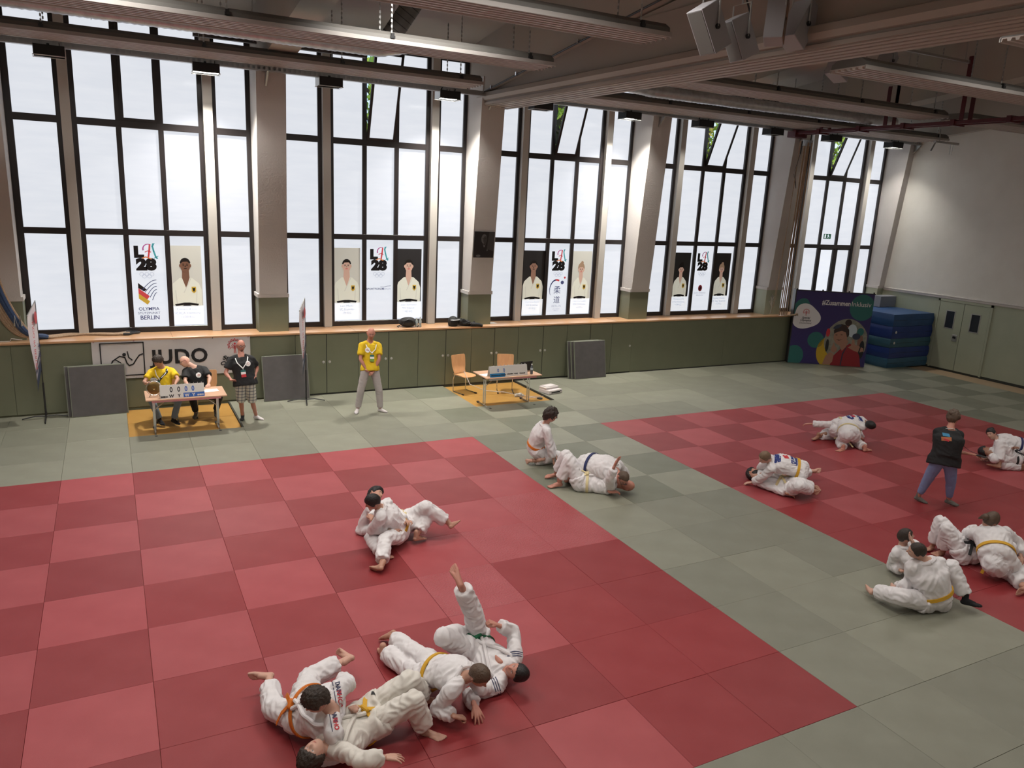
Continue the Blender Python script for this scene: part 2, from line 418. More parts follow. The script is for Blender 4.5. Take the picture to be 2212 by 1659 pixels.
# trees outside, seen through the tilted sashes
M_leaf = [mat('leaf_bright', (.50, .62, .06), .5), mat('leaf_green', (.30, .46, .05), .5), mat('leaf_yellow', (.62, .50, .08), .5)]
M_bark = mat('bark', (.10, .075, .05), .9, (.05, .04, .03), 9, .5)
for ti, (tx, ty, lab) in enumerate(((1.9, 12, 'bright leafy tree outside, seen through the second tilted sash'),
                                    (8.8, 12.3, 'pale green tree outside, seen through the sash right of the partition beam'),
                                    (15.8, 12.5, 'yellowing tree outside, behind the fourth window bay'),
                                    (22.8, 12.3, 'bright green tree outside the far right window bay'))):
    T = thing('tree', lab, 'tree', (tx, ty, 0), 0)
    MB().tube([(0, 0, 0), (.1, 0, 4), (0, .1, 8), (.2, 0, 11)], [.28, .22, .16, .07], 10).build('trunk', M_bark, T, True)
    br = MB(); lf = MB(); rnd = random.Random(ti)
    for b in range(16):
        z = 4 + b * .42; a = rnd.uniform(0, 6.28); L = rnd.uniform(1.5, 3.2)
        e = Vector((math.cos(a) * L, math.sin(a) * L, z + rnd.uniform(.5, 1.6)))
        br.tube([(0, 0, z), tuple((Vector((0, 0, z)) + e) / 2 + Vector((0, 0, .2))), tuple(e)], [.07, .045, .015], 5)
    for q in range(5200):
        a = rnd.uniform(0, 6.28); rr = 3.3 * math.sqrt(rnd.random()); z = rnd.uniform(4, 12.5)
        rr *= math.sqrt(max(.1, 1 - ((z - 8) / 5) ** 2))
        p = Vector((math.cos(a) * rr, math.sin(a) * rr, z)); sz = rnd.uniform(.09, .19)
        Mx = Matrix.Translation(p) @ Euler((rnd.uniform(0, 6), rnd.uniform(0, 6), rnd.uniform(0, 6))).to_matrix().to_4x4()
        lf.add([Mx @ Vector(v) for v in ((-sz, 0, 0), (0, -sz * .5, .02), (sz, 0, 0), (0, sz * .5, .02))], [(0, 1, 2, 3)], rnd.choice([0, 0, 1]) if ti != 2 else rnd.choice([0, 1, 2, 2]))
    br.build('branches', M_bark, T, True)
    fo = lf.build('foliage', M_leaf, T); fo['kind'] = 'stuff'
MB().box(-30, 45, 5.1, 60, -.4, -.2).build('ground_outside', mat('grass_outside', (.12, .16, .04), .9), kind='structure').name = 'floor_outside'

# doors on the right wall
D = link('door_1', None, **S); D.location = (17.0, 1.33, 0)
MB().box(-.035, .02, -.86, -.80, 0, 2.17).box(-.035, .02, .80, .86, 0, 2.17).box(-.035, .02, -.86, .86, 2.10, 2.17).build('door_frame', M_greenw, D)
MB().box(-.004, .01, -.80, .80, 0.0, 2.10).build('door_gap', M_gap, D)
M_dglass = mat('dark_door_glass', (.03, .035, .045), .08)
M_alu = mat('door_aluminium', (.42, .42, .40), .35, metal=.5)
for sgn, nm in ((-1, 'door_leaf'), (1, 'door_leaf')):
    c = sgn * .40
    L = MB()
    y0, y1 = c - .392, c + .392
    gy0, gy1, gz0, gz1 = c - .15, c + .15, 1.28, 1.84
    for (a, b, z0, z1) in ((y0, gy0, .02, 2.09), (gy1, y1, .02, 2.09), (gy0, gy1, .02, gz0), (gy0, gy1, gz1, 2.09)):
        L.box(-.028, .006, a, b, z0, z1)
    leaf = L.build(nm, M_greenw, D)
    e = .022
    MB().box(-.034, -.02, gy0 - .005, gy0 + e, gz0, gz1).box(-.034, -.02, gy1 - e, gy1 + .005, gz0, gz1).box(-.034, -.02, gy0, gy1, gz0 - .005, gz0 + e).box(-.034, -.02, gy0, gy1, gz1 - e, gz1 + .005).build('glazing_bead', M_alu, leaf)
    MB().box(-.018, -.010, gy0, gy1, gz0, gz1).build('pane', M_dglass, leaf)
    if sgn > 0:
        MB().box(-.045, -.026, c - .33, c - .17, .92, 1.12, ch=.006).build('door_handle', M_alu, leaf)
        MB().box(-.052, -.03, c - .30, c - .20, 1.0, 1.08, ch=.008).build('handle_grip', M_black, leaf)
# ================= ceiling equipment =================
def panel(x0, x1, y0, y1, z, label):
    T = thing('radiant_panel', label, 'heating panel', (x0, (y0 + y1) / 2, z), 0, 'long radiant ceiling panels')
    L = x1 - x0; w = (y1 - y0) / 2
    n = 6; prof = []
    # ribbed underside: shallow waves
    N = 60
    for k in range(N + 1):
        y = -w + 2 * w * k / N
        u = (k / N * n) % 1.0
        zz = .034 * (1 if .15 < u < .70 else 0)
        prof.append((y, zz))
    poly = prof + [(w, .05), (-w, .05)]
    MB().prism(poly, 0, L, 'x').build('ribbed_sheet', M_panel, T)
    MB().box(0, L, -w - .015, -w + .01, -.005, .060, ch=.004).box(0, L, w - .01, w + .015, -.005, .060, ch=.004).build('side_rail', M_prail, T)
    MB().prism([(-w + .0, .045), (w - .0, .045), (w - .01, .12), (w - .12, .19), (-w + .12, .19), (-w + .01, .12)], .01, L - .02, 'x').build('insulation_cover', M_paneltop, T)
    for q in range(n):
        yy = -w + 2 * w * (q + .37) / n
        MB().tube([(L, yy - .04, .004), (L + .03, yy, .004)], .016, 6).build('pipe_end', M_panel, T)
    x = .9 if x0 > 2 else L - .55
    xs = [.9 + 2.5 * k for k in range(int(L / 2.5))]
    for xx in [L - .5 - 2.5 * k for k in range(int(L / 2.5))]:
        for s in (-1, 1):
            wx_, wy_ = x0 + xx, (y0 + y1) / 2 + s * (w - .05)
            top = cz(wy_) - z
            b = MB(); k = 0; zz = .16
            while zz < top and k < 34:      # chain of links
                a = k % 2
                r = .014
                if a: b.box(xx - .003, xx + .003, s * (w - .05) - r, s * (w - .05) + r, zz, zz + .045)
                else: b.box(xx - r, xx + r, s * (w - .05) - .003, s * (w - .05) + .003, zz, zz + .045)
                zz += .04; k += 1
            b.build('hanging_chain', M_steel, T)
        MB().box(xx - .035, xx + .035, -w - .03, -w + .01, .07, .11).box(xx - .025, xx + .025, -w - .02, -w + .03, .10, .15).build('clamp', M_black, T)
    return T
panel(-11.5, 1.15, 2.58, 3.42, 6.88, 'front-most grey ribbed panel left of the partition beam, nearest the windows')
panel(-11.5, 1.15, -.42, .30, 6.9, 'middle grey ribbed panel left of the partition beam')
panel(-11.5, 1.15, -3.68, -3.00, 6.9, 'upper grey ribbed panel ending beside the hanging loudspeakers')
panel(3.3, 16.5, 2.45, 3.5, 6.86, 'ribbed panel right of the partition beam, nearest the windows')
panel(3.6, 11.75, -.72, 0.02, 6.9, 'ribbed panel ending above the dark red rail')
panel(12.4, 16.7, -.85, -.08, 6.9, 'short ribbed panel beyond the dark red rail by the right wall')
panel(5.0, 16.7, -3.82, -3.12, 6.9, 'upper ribbed panel crossing in front of the red hangers')
panel(4.6, 16.7, -6.9, -6.25, 6.9, 'ribbed panel at the top right edge of the picture')

# punched channel carrying the lamps
def tray(x0, x1, label):
    T = thing('cable_channel', label, 'cable channel', (x0, 3.75, 6.86)); L = x1 - x0
    b = MB(); b.box(0, L, -.06, .06, -.055, -.050)
    b.box(0, L, -.06, -.055, .03, .05).box(0, L, -.06, -.055, -.05, -.025).box(0, L, .055, .06, -.05, .05)
    k = 0.0
    while k < L:
        b.box(k, k + .045, -.06, -.055, -.025, .03); k += .10
    b.build('punched_channel', M_steel, T)
    br = MB()
    for px in PX:
        if x0 < px < x1 + .3:
            q = px - x0 - .12
            br.prism([(-.10, -.05), (.22, -.05), (.22, -.32), (.16, -.32)], q, q + .035, 'x')
    br.build('wall_bracket', M_steel, T)
tray(-12.9, 2.06, 'galvanised punched channel along the windows left of the partition')
tray(2.5, 16.95, 'galvanised punched channel along the windows right of the partition')

M_lampglow = mat('lamp_glow', (1, .98, .92), .5, emit=14)
M_lampoff = mat('lamp_glass_off', (.75, .78, .76), .15)
LX = [(-6.82, 0, 'white'), (-4.2, 1, 'white'), (-1.8, 0, 'white'), (.86, 1, 'white'), (3.25, 0, ''), (5.83, 1, 'black'), (8.2, .12, 'black'), (10.75, 0, 'black'), (13.1, .15, 'black'), (15.85, 1, 'black')]
ords = ['far left', 'second from the left', 'third from the left', 'just left of the portrait pillar', 'right beside the partition beam', 'sixth from the left, in front of a pillar', 'seventh from the left', 'eighth from the left', 'beside the hanging ropes', 'far right, by the right wall']
for k, (lx, on_, side) in enumerate(LX):
    T = thing('hall_lamp', '%s black box lamp under the channel, %s' % ('lit' if on_ == 1 else 'dim' if on_ else 'unlit', ords[k]), 'lamp', (lx, 3.82, 6.68), math.radians(random.uniform(-6, 6)), 'black box lamps along the windows')
    b = MB(); w_, d_, h_ = .245, .17, .17
    b.box(-w_, w_, -d_, -d_ + .008, -.02, h_ - .02, 0).box(-w_, w_, d_ - .008, d_, -.02, h_ - .02, 0).box(-w_, -w_ + .008, -d_, d_, -.02, h_ - .02, 1 if side == 'white' else 0)
    b.box(w_ - .008, w_, -d_, d_, -.02, h_ - .02, 0).box(-w_, w_, -d_, d_, h_ - .03, h_ - .02, 0)
    b.build('housing', [M_blk2, M_knob], T)
    MB().box(-w_ + .012, w_ - .012, -d_ + .012, d_ - .012, .0, .006).build('diffuser', M_lampglow if on_ == 1 else M_lampoff, T)
    MB().tube([(-w_ - .012, -d_, -.028), (w_ + .012, -d_, -.028), (w_ + .012, d_, -.028), (-w_ - .012, d_, -.028), (-w_ - .012, -d_, -.028)], .006, 5).build('glass_rim', M_knob, T)
    MB().tube([(-.16, 0, .15), (-.16, -.05, .20), (-.13, -.05, .25)], .012, 6).tube([(.16, 0, .15), (.16, -.05, .2), (.14, -.05, .25)], .012, 6).box(-.03, .03, -.05, .05, .15, .19).build('hanger', M_black, T)
    if on_ > .1:
        lt = area('lamp_and_fill_light', (0, 0, -.01), (0, 0, 0), .42, .26, LAMP * on_ * (.22 if lx > 15 else 1), (1, .95, .88), 104); lt.parent = T

# partition housing: big box beam along the hall, over the third pier
T = thing('partition_housing', 'large beige partition curtain housing hanging across the hall', 'partition', (2.0, 3.75, 6.64))
def tilt(b):
    b.v = [(x, y, z + y * .0095) for x, y, z in b.v]; return b
b = MB()
cs = [(-.20, .0), (-.20, .05), (-.16, .06), (-.17, .09), (-.22, .10), (-.26, .17), (-.235, .26), (-.12, .30), (-.10, .95), (.50, .95), (.52, .30), (.60, .26), (.62, .17), (.58, .10), (.54, .09), (.53, .06), (.56, .05), (.56, 0)]
tilt(b.prism(cs, -15, .45, 'y')).build('housing_box', M_housing, T)
for k in range(9):
    x = -.17 + k * .082
    tilt(MB().box(x, x + .055, -15, .44, -.03 if k % 2 else -.022, .005, ch=.006)).build('curtain_fold', M_housing, T)
# gable infill between housing and roof frame
ga = MB(); ga.prism([(3.9, 6.85), (3.9, 7.0), (-2.2, 7.62), (-5.6, 7.95), (-15, 6.95), (-15, 6.8)], 1.93, 2.10, 'x'); ga.build('wall_gable', M_ceil, **S).name = 'wall_gable'
# thin black cable with clips under the roof frame left of the housing
T = thing('cable_conduit', 'black cable clipped along the sloping roof frame beside the partition', 'cable', (1.70, 3.7, 6.9))
MB().tube([(0, 0, 0), (0, -6, .72), (0, -9.2, 1.09)], .018, 6).build('cable', M_black, T)
c = MB()
for k in range(7): c.box(-.03, .03, -.4 - k * 1.2, -.36 - k * 1.2, .03 + k * .144, .10 + k * .144)
c.build('cable_clip', M_chrome, T)

# foil ducts
def duct(pts, r, label):
    T = thing('foil_duct', label, 'air duct', pts[0]); p0 = Vector(pts[0])
    P = [Vector(p) - p0 for p in pts]
    path = []; rad = []
    for a, b_ in zip(P[:-1], P[1:]):
        L = (b_ - a).length; n = max(2, int(L / .11))
        for k in range(n):
            path += [a.lerp(b_, k / n), a.lerp(b_, (k + .55) / n)]
            rr = r * (1 + .05 * noise.noise(Vector((k * 1.3, L, 0)))); rad += [rr * .95, rr * 1.03]
    path.append(P[-1]); rad.append(r)
    MB().tube(path, rad, 16).build('foil_sleeve', M_foil, T, True)
    b = MB()
    for k in range(0, len(path), 44): b.tube([path[k] + Vector((0, 0, -r * 1.1)), path[k] + Vector((0, r * 1.1, 0)), path[k] + Vector((0, 0, r * 1.1)), path[k] + Vector((0, 0, 1.2))], .006, 4)
    b.build('duct_strap', M_steel, T)
duct([(-11, 1.75, 7.18), (-6, 1.75, 7.15), (-3.2, 1.7, 7.13), (-1.4, 1.65, 7.12), (-.9, 1.5, 7.22)], .115, 'silver foil duct left of the partition, beside the windows')
duct([(3.2, .9, 7.0), (4.6, 1.3, 6.98), (8, 1.35, 6.98), (12.6, 1.4, 7.0)], .13, 'silver foil duct right of the partition, beneath the panel')
T = thing('spiral_duct', 'dark spiral pipe running up to the ceiling left of the partition', 'air duct', (-1.5, .9, 7.16))
MB().tube([(0, 0, 0), (.5, -.35, .85), (.8, -.6, 1.3)], .17, 20).build('pipe', M_paneltop, T, True)
b = MB()
for k in range(9):
    q = Vector((0, 0, 0)).lerp(Vector((.5, -.35, .85)), k / 9); q2 = q + Vector((.5, -.35, .85)).normalized() * .012
    b.tube([q, q2], .176, 20)
b.build('pipe_seam', M_black, T)
T = thing('foil_elbow', 'crumpled foil elbow joining the dark pipe under the ceiling', 'air duct', (-.6, -.2, 7.75))
MB().lathe([(.05, -.12), (.30, -.05), (.42, .03), (.30, .10), (.05, .13)], n=14).build('foil_sleeve', M_foil, T)

# ceiling rails in each bay (thin square tubes with end chains)
for k, (x0, x1, y, z) in enumerate(((-2.6, 1.4, .6, 8.02), (-2.6, 1.6, -.4, 8.1), (2.9, 6.1, .2, 7.85), (7.5, 11.5, .3, 7.9), (7.6, 11.4, -1.2, 8.05), (-7.4, -3.4, .6, 8.0))):
    T = thing('ceiling_rail', 'thin grey rail under the ceiling, bay %s' % ['left of the partition, nearer the windows', 'left of the partition, farther up', 'just right of the partition', 'above the red rail', 'above the red rail, farther up', 'at the top left'][k], 'rail', (x0, y, z))
    MB().box(0, x1 - x0, -.03, .03, -.025, .025, ch=.004).box(x1 - x0 - .02, x1 - x0 + .03, -.045, .045, -.04, .04).build('rail', M_steel, T)
    b = MB()
    for xx in (.3, (x1 - x0) / 2, x1 - x0 - .1): b.tube([(xx, 0, 0), (xx, 0, cz(y) - z)], .008, 5)
    b.build('suspension_rod', M_steel, T)
T = thing('blind_rail', 'dark flat rail beside the foil duct near the top of the windows', 'rail', (-3.2, 3.9, 7.35))
MB().box(-1.2, 2.2, -.05, .05, -.03, .03).box(-.9, .6, -.10, .06, .03, .16).build('rail_box', M_paneltop, T)
T = thing('blind_rail', 'dark flat rail with a round pulley right of the partition', 'rail', (5.6, 3.8, 7.25))
MB().box(-2.2, 3.0, -.03, .03, -.02, .02).build('rail_box', M_paneltop, T)
MB().lathe([(.10, -.04), (.14, -.02), (.14, .02), (.10, .04)], n=20, M=Matrix.Translation((-.9, 0, .1)) @ Matrix.Rotation(1.2, 4, 'X')).build('pulley', M_black, T)

# hanging loudspeakers
M_spk = mat('speaker_white', (.30, .295, .31), .5); M_grill = mat('speaker_grill', (.10, .085, .075), .7, (.22, .11, .06), 7, .3)
for k, (x, y, z, tl, yaw, wd, dp, ht, lab) in enumerate((
        (.30, -5.5, 6.62, -32, 2, .27, .26, .52, 'leftmost hanging white loudspeaker, tilted'),
        (.86, -5.4, 6.60, -28, -6, .25, .26, .48, 'second hanging white loudspeaker, lowest of the four'),
        (1.18, -5.65, 6.80, 14, 40, .25, .22, .52, 'hanging white loudspeaker with stained brown grille'),
        (1.72, -5.5, 6.84, 32, 8, .27, .26, .54, 'rightmost hanging white loudspeaker of the near cluster'),
        (5.55, -2.8, 7.07, 20, 10, .36, .26, .34, 'white loudspeaker peeping out under the partition housing'),
        (6.75, -2.8, 7.33, 42, 20, .26, .24, .46, 'small white loudspeaker above the upper right panel'))):
    T = thing('hanging_loudspeaker', lab, 'loudspeaker', (x, y, z), 0, 'hanging loudspeakers')
    E_ = Matrix.Rotation(math.radians(yaw), 4, 'Z') @ Matrix.Rotation(math.radians(tl), 4, 'Y')
    MB().box(-wd / 2, wd / 2, -dp / 2, dp / 2, -ht / 2, ht / 2, 0, E_, ch=.006).build('cabinet', M_spk, T)
    sgn = 1 if tl > 0 else -1
    if k == 2: MB().box(-wd / 2 + .015, wd / 2 - .015, -dp / 2 - .008, -dp / 2 + .004, -ht / 2 + .015, ht / 2 - .015, 0, E_).build('grille', M_grill, T)
    else: MB().box(sgn * (wd / 2 + .006), sgn * (wd / 2 - .01), -dp / 2 + .015, dp / 2 - .015, -ht / 2 + .015, ht / 2 - .015, 0, E_).build('grille', M_paneltop, T)
    f = -dp / 2 - .02
    b = MB(); b.tube([(0, f, 0), (0, f, .38), (0, -f, .38), (0, -f, 0)], .012, 6).tube([(0, 0, .38), (0, 0, cz(y) - z)], .012, 6); b.build('bracket', M_steel, T)
    MB().lathe([(.03, 0), (.03, .02)], n=14, M=Matrix.Translation((0, f + .01, 0)) @ Matrix.Rotation(math.pi / 2, 4, 'X')).build('pivot_knob', M_black, T)
    MB().tube([(.05, .1, .2), (.16, .05, .1), (.13, 0, .3), (.02, 0, .5)], .012, 6).build('cable', M_black, T)

# dark red apparatus rail with hangers, running along the hall
T = thing('climbing_rope_rail', 'long dark red twin rail under the ceiling with flat hangers', 'rail', (11.45, 3.6, 6.72))
for s in (0, .28):
    MB().box(s, s + .07, -13, .25, 0, .08, ch=.006).build('rail_tube', M_bordeaux, T)
for k in range(9): MB().box(-.03, .38, -.8 - k * 1.3, -.7 - k * 1.3, -.03, .11).build('cross_tie', M_bordeaux, T)
for k in range(6):
    yy = -.9 - k * 2.0
    for s in (-.02, .30):
        MB().box(s, s + .02, yy, yy + .09, .08, cz(3.6 + yy) - 6.72 - .35 * ((k * 7 + (s > 0)) % 3)).build('flat_hanger', M_bordeaux, T) if 0 else MB().box(s, s + .02, yy, yy + .10, .08, .55 + .35 * ((k + (s > 0)) % 3) + .1 * k).build('flat_hanger', M_bordeaux, T)
MB().box(-.06, .40, .0, .3, -.08, .13, ch=.01).build('end_block', M_bordeaux, T)
# second bracket group over the window end
T = thing('rope_pulley_bracket', 'steel pulley bracket with black cord beside the ropes', 'bracket', (14.6, 1.2, 6.62))
MB().box(-.5, .5, -.04, .04, -.03, .03, ch=.005).tube([(-.45, 0, 0), (-.6, 0, -.25)], .02, 6).tube([(-.3, 0, 0), (-.2, .1, .35)], .015, 6).tube([(.2, 0, 0), (.2, 0, -.3)], .01, 5).tube([(.3, 0, 0), (.3, 0, -.3)], .01, 5).build('bracket_arm', M_steel, T)
# climbing ropes bundle
T = thing('climbing_rope_bundle', 'bundle of hanging climbing ropes gathered to the right pier', 'rope', (11.95, 3.62, 6.55))
for k in range(7):
    a = k * .9; ox, oy = (k - 3) * .045, .03 * math.sin(a * 2)
    tgt = Vector((.38 + .015 * k, .42 + .02 * (k % 3), -5.05))
    P = []
    for q in range(15):
        t = q / 14; P.append((ox * (1 - .35 * t) + (tgt.x - .2) * t + .02 * math.sin(3 * t + k), oy + (.33) * t, -.02 - 5.05 * t))
    MB().tube(P, .017, 7).build('rope', M_rope, T, True)
b = MB()
for k in range(3): b.tube([(-.32 + .02 * k, 0, 0), (-.28, .1, -2.2), (-.12 - .05 * k, .35, -4.6 - .2 * k)], .006, 5)
b.build('thin_cord', M_rope, T)
MB().tube([(-.25, -.02, .0), (-.27, -.02, -.35)], .02, 6).tube([(-.27, -.02, -.35), (-.38, 0, -.8), (-.2, .05, -1.3), (-.3, .1, -.9)], .008, 5).build('hanging_cable', M_black, T)
cl = MB()
for k in range(8): cl.box(-.2 + k * .05, -.18 + k * .05, -.02, .01, -.12, .05)
cl.build('rope_clamp', M_steel, T)
b = MB(); random.seed(5)
for k in range(5): b.tube([(.1 + .1 * k, .15, -5.05), (.2 + .1 * k, -.1 + .05 * k, -5.0), (.32 + .08 * k, .12, -5.06)], .018, 6)
b.build('rope_coil', M_rope, T)
T = thing('tied_cord', 'white cord tied in a bow on the green pier base', 'cord', (11.9, 4.22, 1.9))
b = MB()
for a in range(6):
    q = a * 1.1; b.tube([(0, -.02, 0), (.12 * math.cos(q), -.05, .14 * math.sin(q)), (.05 * math.cos(q + .8), -.04, .2 * math.sin(q + .5)), (0, -.02, 0)], .008, 5)
b.tube([(0, -.03, 0), (.02, -.04, -.2), (-.03, -.04, -.4)], .01, 5)
b.build('cord', M_pier, T)
# ropes at the left edge: blue and tan, swung down onto the sill
M_bluerope = mat('blue_rope', (.03, .065, .16), .6, (.02, .045, .10), 40, .3)
T = thing('swung_climbing_ropes', 'blue and tan climbing ropes swung down onto the sill at left edge', 'rope', (-7.9, 4.1, 3.3))
for k in range(7):
    m = M_bluerope if k in (1, 2) else M_rope
    P = []; o = .045 * k
    ctrl = [(-.55 - .035 * k, -.35, 2.6), (-.30 - .05 * k, -.2, 1.2), (-.16 - .055 * k, -.02, 0), (-.02 - .05 * k, .08, -.9), (.30 - .045 * k, .14, -1.65), (.62 - .03 * k, .22, -1.81 + .012 * (k % 3)), (1.0, .40 + .03 * k, -1.815), (1.5 + .05 * k, .50 - .03 * k, -1.815), (1.95 + .04 * (k % 4), .44 + .045 * k - .12, -1.815)]
    if k in (1, 2): ctrl = ctrl[:6] + [(.45, .3, -1.815)]
    # catmull
    for i in range(len(ctrl) - 1):
        p0 = Vector(ctrl[max(0, i - 1)]); p1 = Vector(ctrl[i]); p2 = Vector(ctrl[i + 1]); p3 = Vector(ctrl[min(len(ctrl) - 1, i + 2)])
        for s_ in range(5):
            t = s_ / 5; P.append(.5 * ((2 * p1) + (p2 - p0) * t + (2 * p0 - 5 * p1 + 4 * p2 - p3) * t * t + (3 * p1 - p0 - 3 * p2 + p3) * t ** 3))
    P.append(Vector(ctrl[-1]))
    MB().tube(P, .05 if k in (1, 2) else .024, 8).build('rope', m, T, True)
    if k not in (1, 2): MB().tube([P[-1], P[-1] + Vector((.11, .01 * (k - 3), 0)), P[-1] + Vector((.2, -.02 * (k - 3), .005))], [.027, .025, .018], 7).build('rope_end_cap', M_black, T, True)
T = thing('wall_hook', 'chrome hook plate on the green pier at left edge', 'hook', (-7.75, 4.22, 1.85))
MB().tube([(-.06, -.03, -.1), (-.04, -.05, .1), (0, -.05, -.12), (.05, -.05, .1), (.06, -.03, -.1)], .016, 6).build('hook', M_knob, T)
T = thing('wall_bench', 'white hooks lying on the sill at the left edge', 'hook', (-7.9, 4.12, 1.47))
MB().tube([(-.25, 0, 0), (.0, 0, .0), (.02, 0, .05), (.2, 0, .02)], .01, 5).build('hook', M_pier, T)
# ================= furniture and small things =================
M_table = mat('table_beech', (.58, .36, .24), .4, (.54, .33, .21), 3, .5, stretch=(.4, 5, 5))
M_ply = mat('chair_plywood', (.62, .34, .16), .35, (.52, .27, .12), 5, .5, stretch=(4, 4, .5), coat=.2)
def table(loc, double, label):
    T = thing('folding_table', label, 'table', loc)
    MB().box(-.70, .70, -.37, .37, .715, .74, ch=.004).build('table_top', M_table, T)
    MB().box(-.60, .60, -.30, -.28, .665, .715).box(-.60, .60, .28, .30, .665, .715).build('table_frame', M_chrome, T)
    for s in (-1, 1):
        L = MB(); x = s * .56
        if double: L.tube([(x, -.04, .02), (x, -.04, .71)], .014, 8).tube([(x, .05, .02), (x, .05, .71)], .014, 8)
        else: L.box(x - .022, x + .022, -.03, .03, .02, .71, ch=.008)
        L.tube([(x, -.30, .018), (x, 0, .028), (x, .30, .018)], .017, 8)
        g = L.build('leg', M_chrome, T, True)
        MB().box(x - .024, x + .024, -.36, -.29, -.002, .04, ch=.006).box(x - .024, x + .024, .29, .36, -.002, .04, ch=.006).build('foot_cap', M_black, g)
        MB().box(x - .04, x + .04, -.08, .08, .64, .712).build('hinge_block', M_black, T)
        MB().tube([(x, 0, .45), (x - s * .3, 0, .69)], .009, 6).build('strut', M_chrome, T)
    return T
table((-4.99, 2.23, -.036), False, 'beech folding table with the 0000 scoreboard, two officials behind it')
table((1.80, 2.10, -.036), True, 'beech folding table with laptop and blue scoreboard, nobody behind it')
# --- chairs: plywood shell on a chrome skid frame
def make_chair(label, loc, rz):
    T = thing('plywood_chair', label, 'chair', loc, rz, 'plywood chairs at the officials tables')
    def shell(path, hw, nm):
        n = 9; b = MB(); vs = []; fs = []; th = .012
        for (y, z, w_) in path:
            for s in (0, 1):
                for k in range(n):
                    x = (-1 + 2 * k / (n - 1)) * w_
                    dz = .012 * (x / hw) ** 2
                    vs.append((x, y - (dz if z > .5 else 0) + (th if s and z > .5 else 0), z + (dz if z <= .5 else 0) - (th if s and z <= .5 else 0)))
        m = 2 * n
        for i in range(len(path) - 1):
            for k in range(n - 1):
                a = i * m + k; fs += [(a, a + 1, a + m + 1, a + m), (a + n, a + n + m, a + n + m + 1, a + n + 1)]
            for k in (0, n - 1):
                a = i * m + k; fs.append((a, a + m, a + m + n, a + n))
        for i in (0, len(path) - 1):
            for k in range(n - 1):
                a = i * m + k; fs.append((a, a + n, a + n + 1, a + 1))
        return b.add(vs, fs).build(nm, M_ply, T, True)
    shell([(-.245, .425, .18), (-.21, .44, .205), (-.05, .445, .21), (.12, .435, .20), (.17, .44, .19)], .2, 'seat')
    shell([(.15, .46, .17), (.19, .52, .175), (.215, .62, .20), (.235, .75, .205), (.255, .86, .205), (.26, .885, .19)], .2, 'backrest')
    for s in (-1, 1):
        x = s * .19
        L = MB().tube([(x * .8, .12, .425), (x * .95, .14, .41), (x, .17, .30), (x, .15, .02), (x, .10, .012), (x, -.24, .012)], .0115, 8)
        L.build('leg', M_chrome, T, True)
        MB().box(x - .016, x + .016, -.27, -.2, -.001, .03, ch=.004).build('skid_cap', M_black, T)
    MB().tube([(-.16, .12, .42), (.16, .12, .42)], .010, 6).tube([(-.16, -.16, .425), (-.18, .12, .42)], .010, 6).tube([(.16, -.16, .425), (.18, .12, .42)], .010, 6).build('seat_frame', M_chrome, T, True)
    b = MB()
    for i in range(5):
        for j in range(4):
            b.tube([(-.12 + .06 * i, .222 + .012 * j, .60 + .07 * j), (-.12 + .06 * i, .232 + .012 * j, .60 + .07 * j)], .006, 6)
    b.build('backrest_hole', M_gap, T)
    return T
make_chair('empty plywood chair standing apart, left of the laptop table', (1.30, 3.42, -.036), math.radians(14))
make_chair('empty plywood chair pushed behind the laptop table', (2.32, 3.20, -.036), math.radians(-22))
make_chair('plywood chair under the seated official in yellow', (-5.28, 3.14, -.036), math.radians(-3))
make_chair('plywood chair under the seated bald official in black', (-4.52, 3.22, -.036), math.radians(-8))
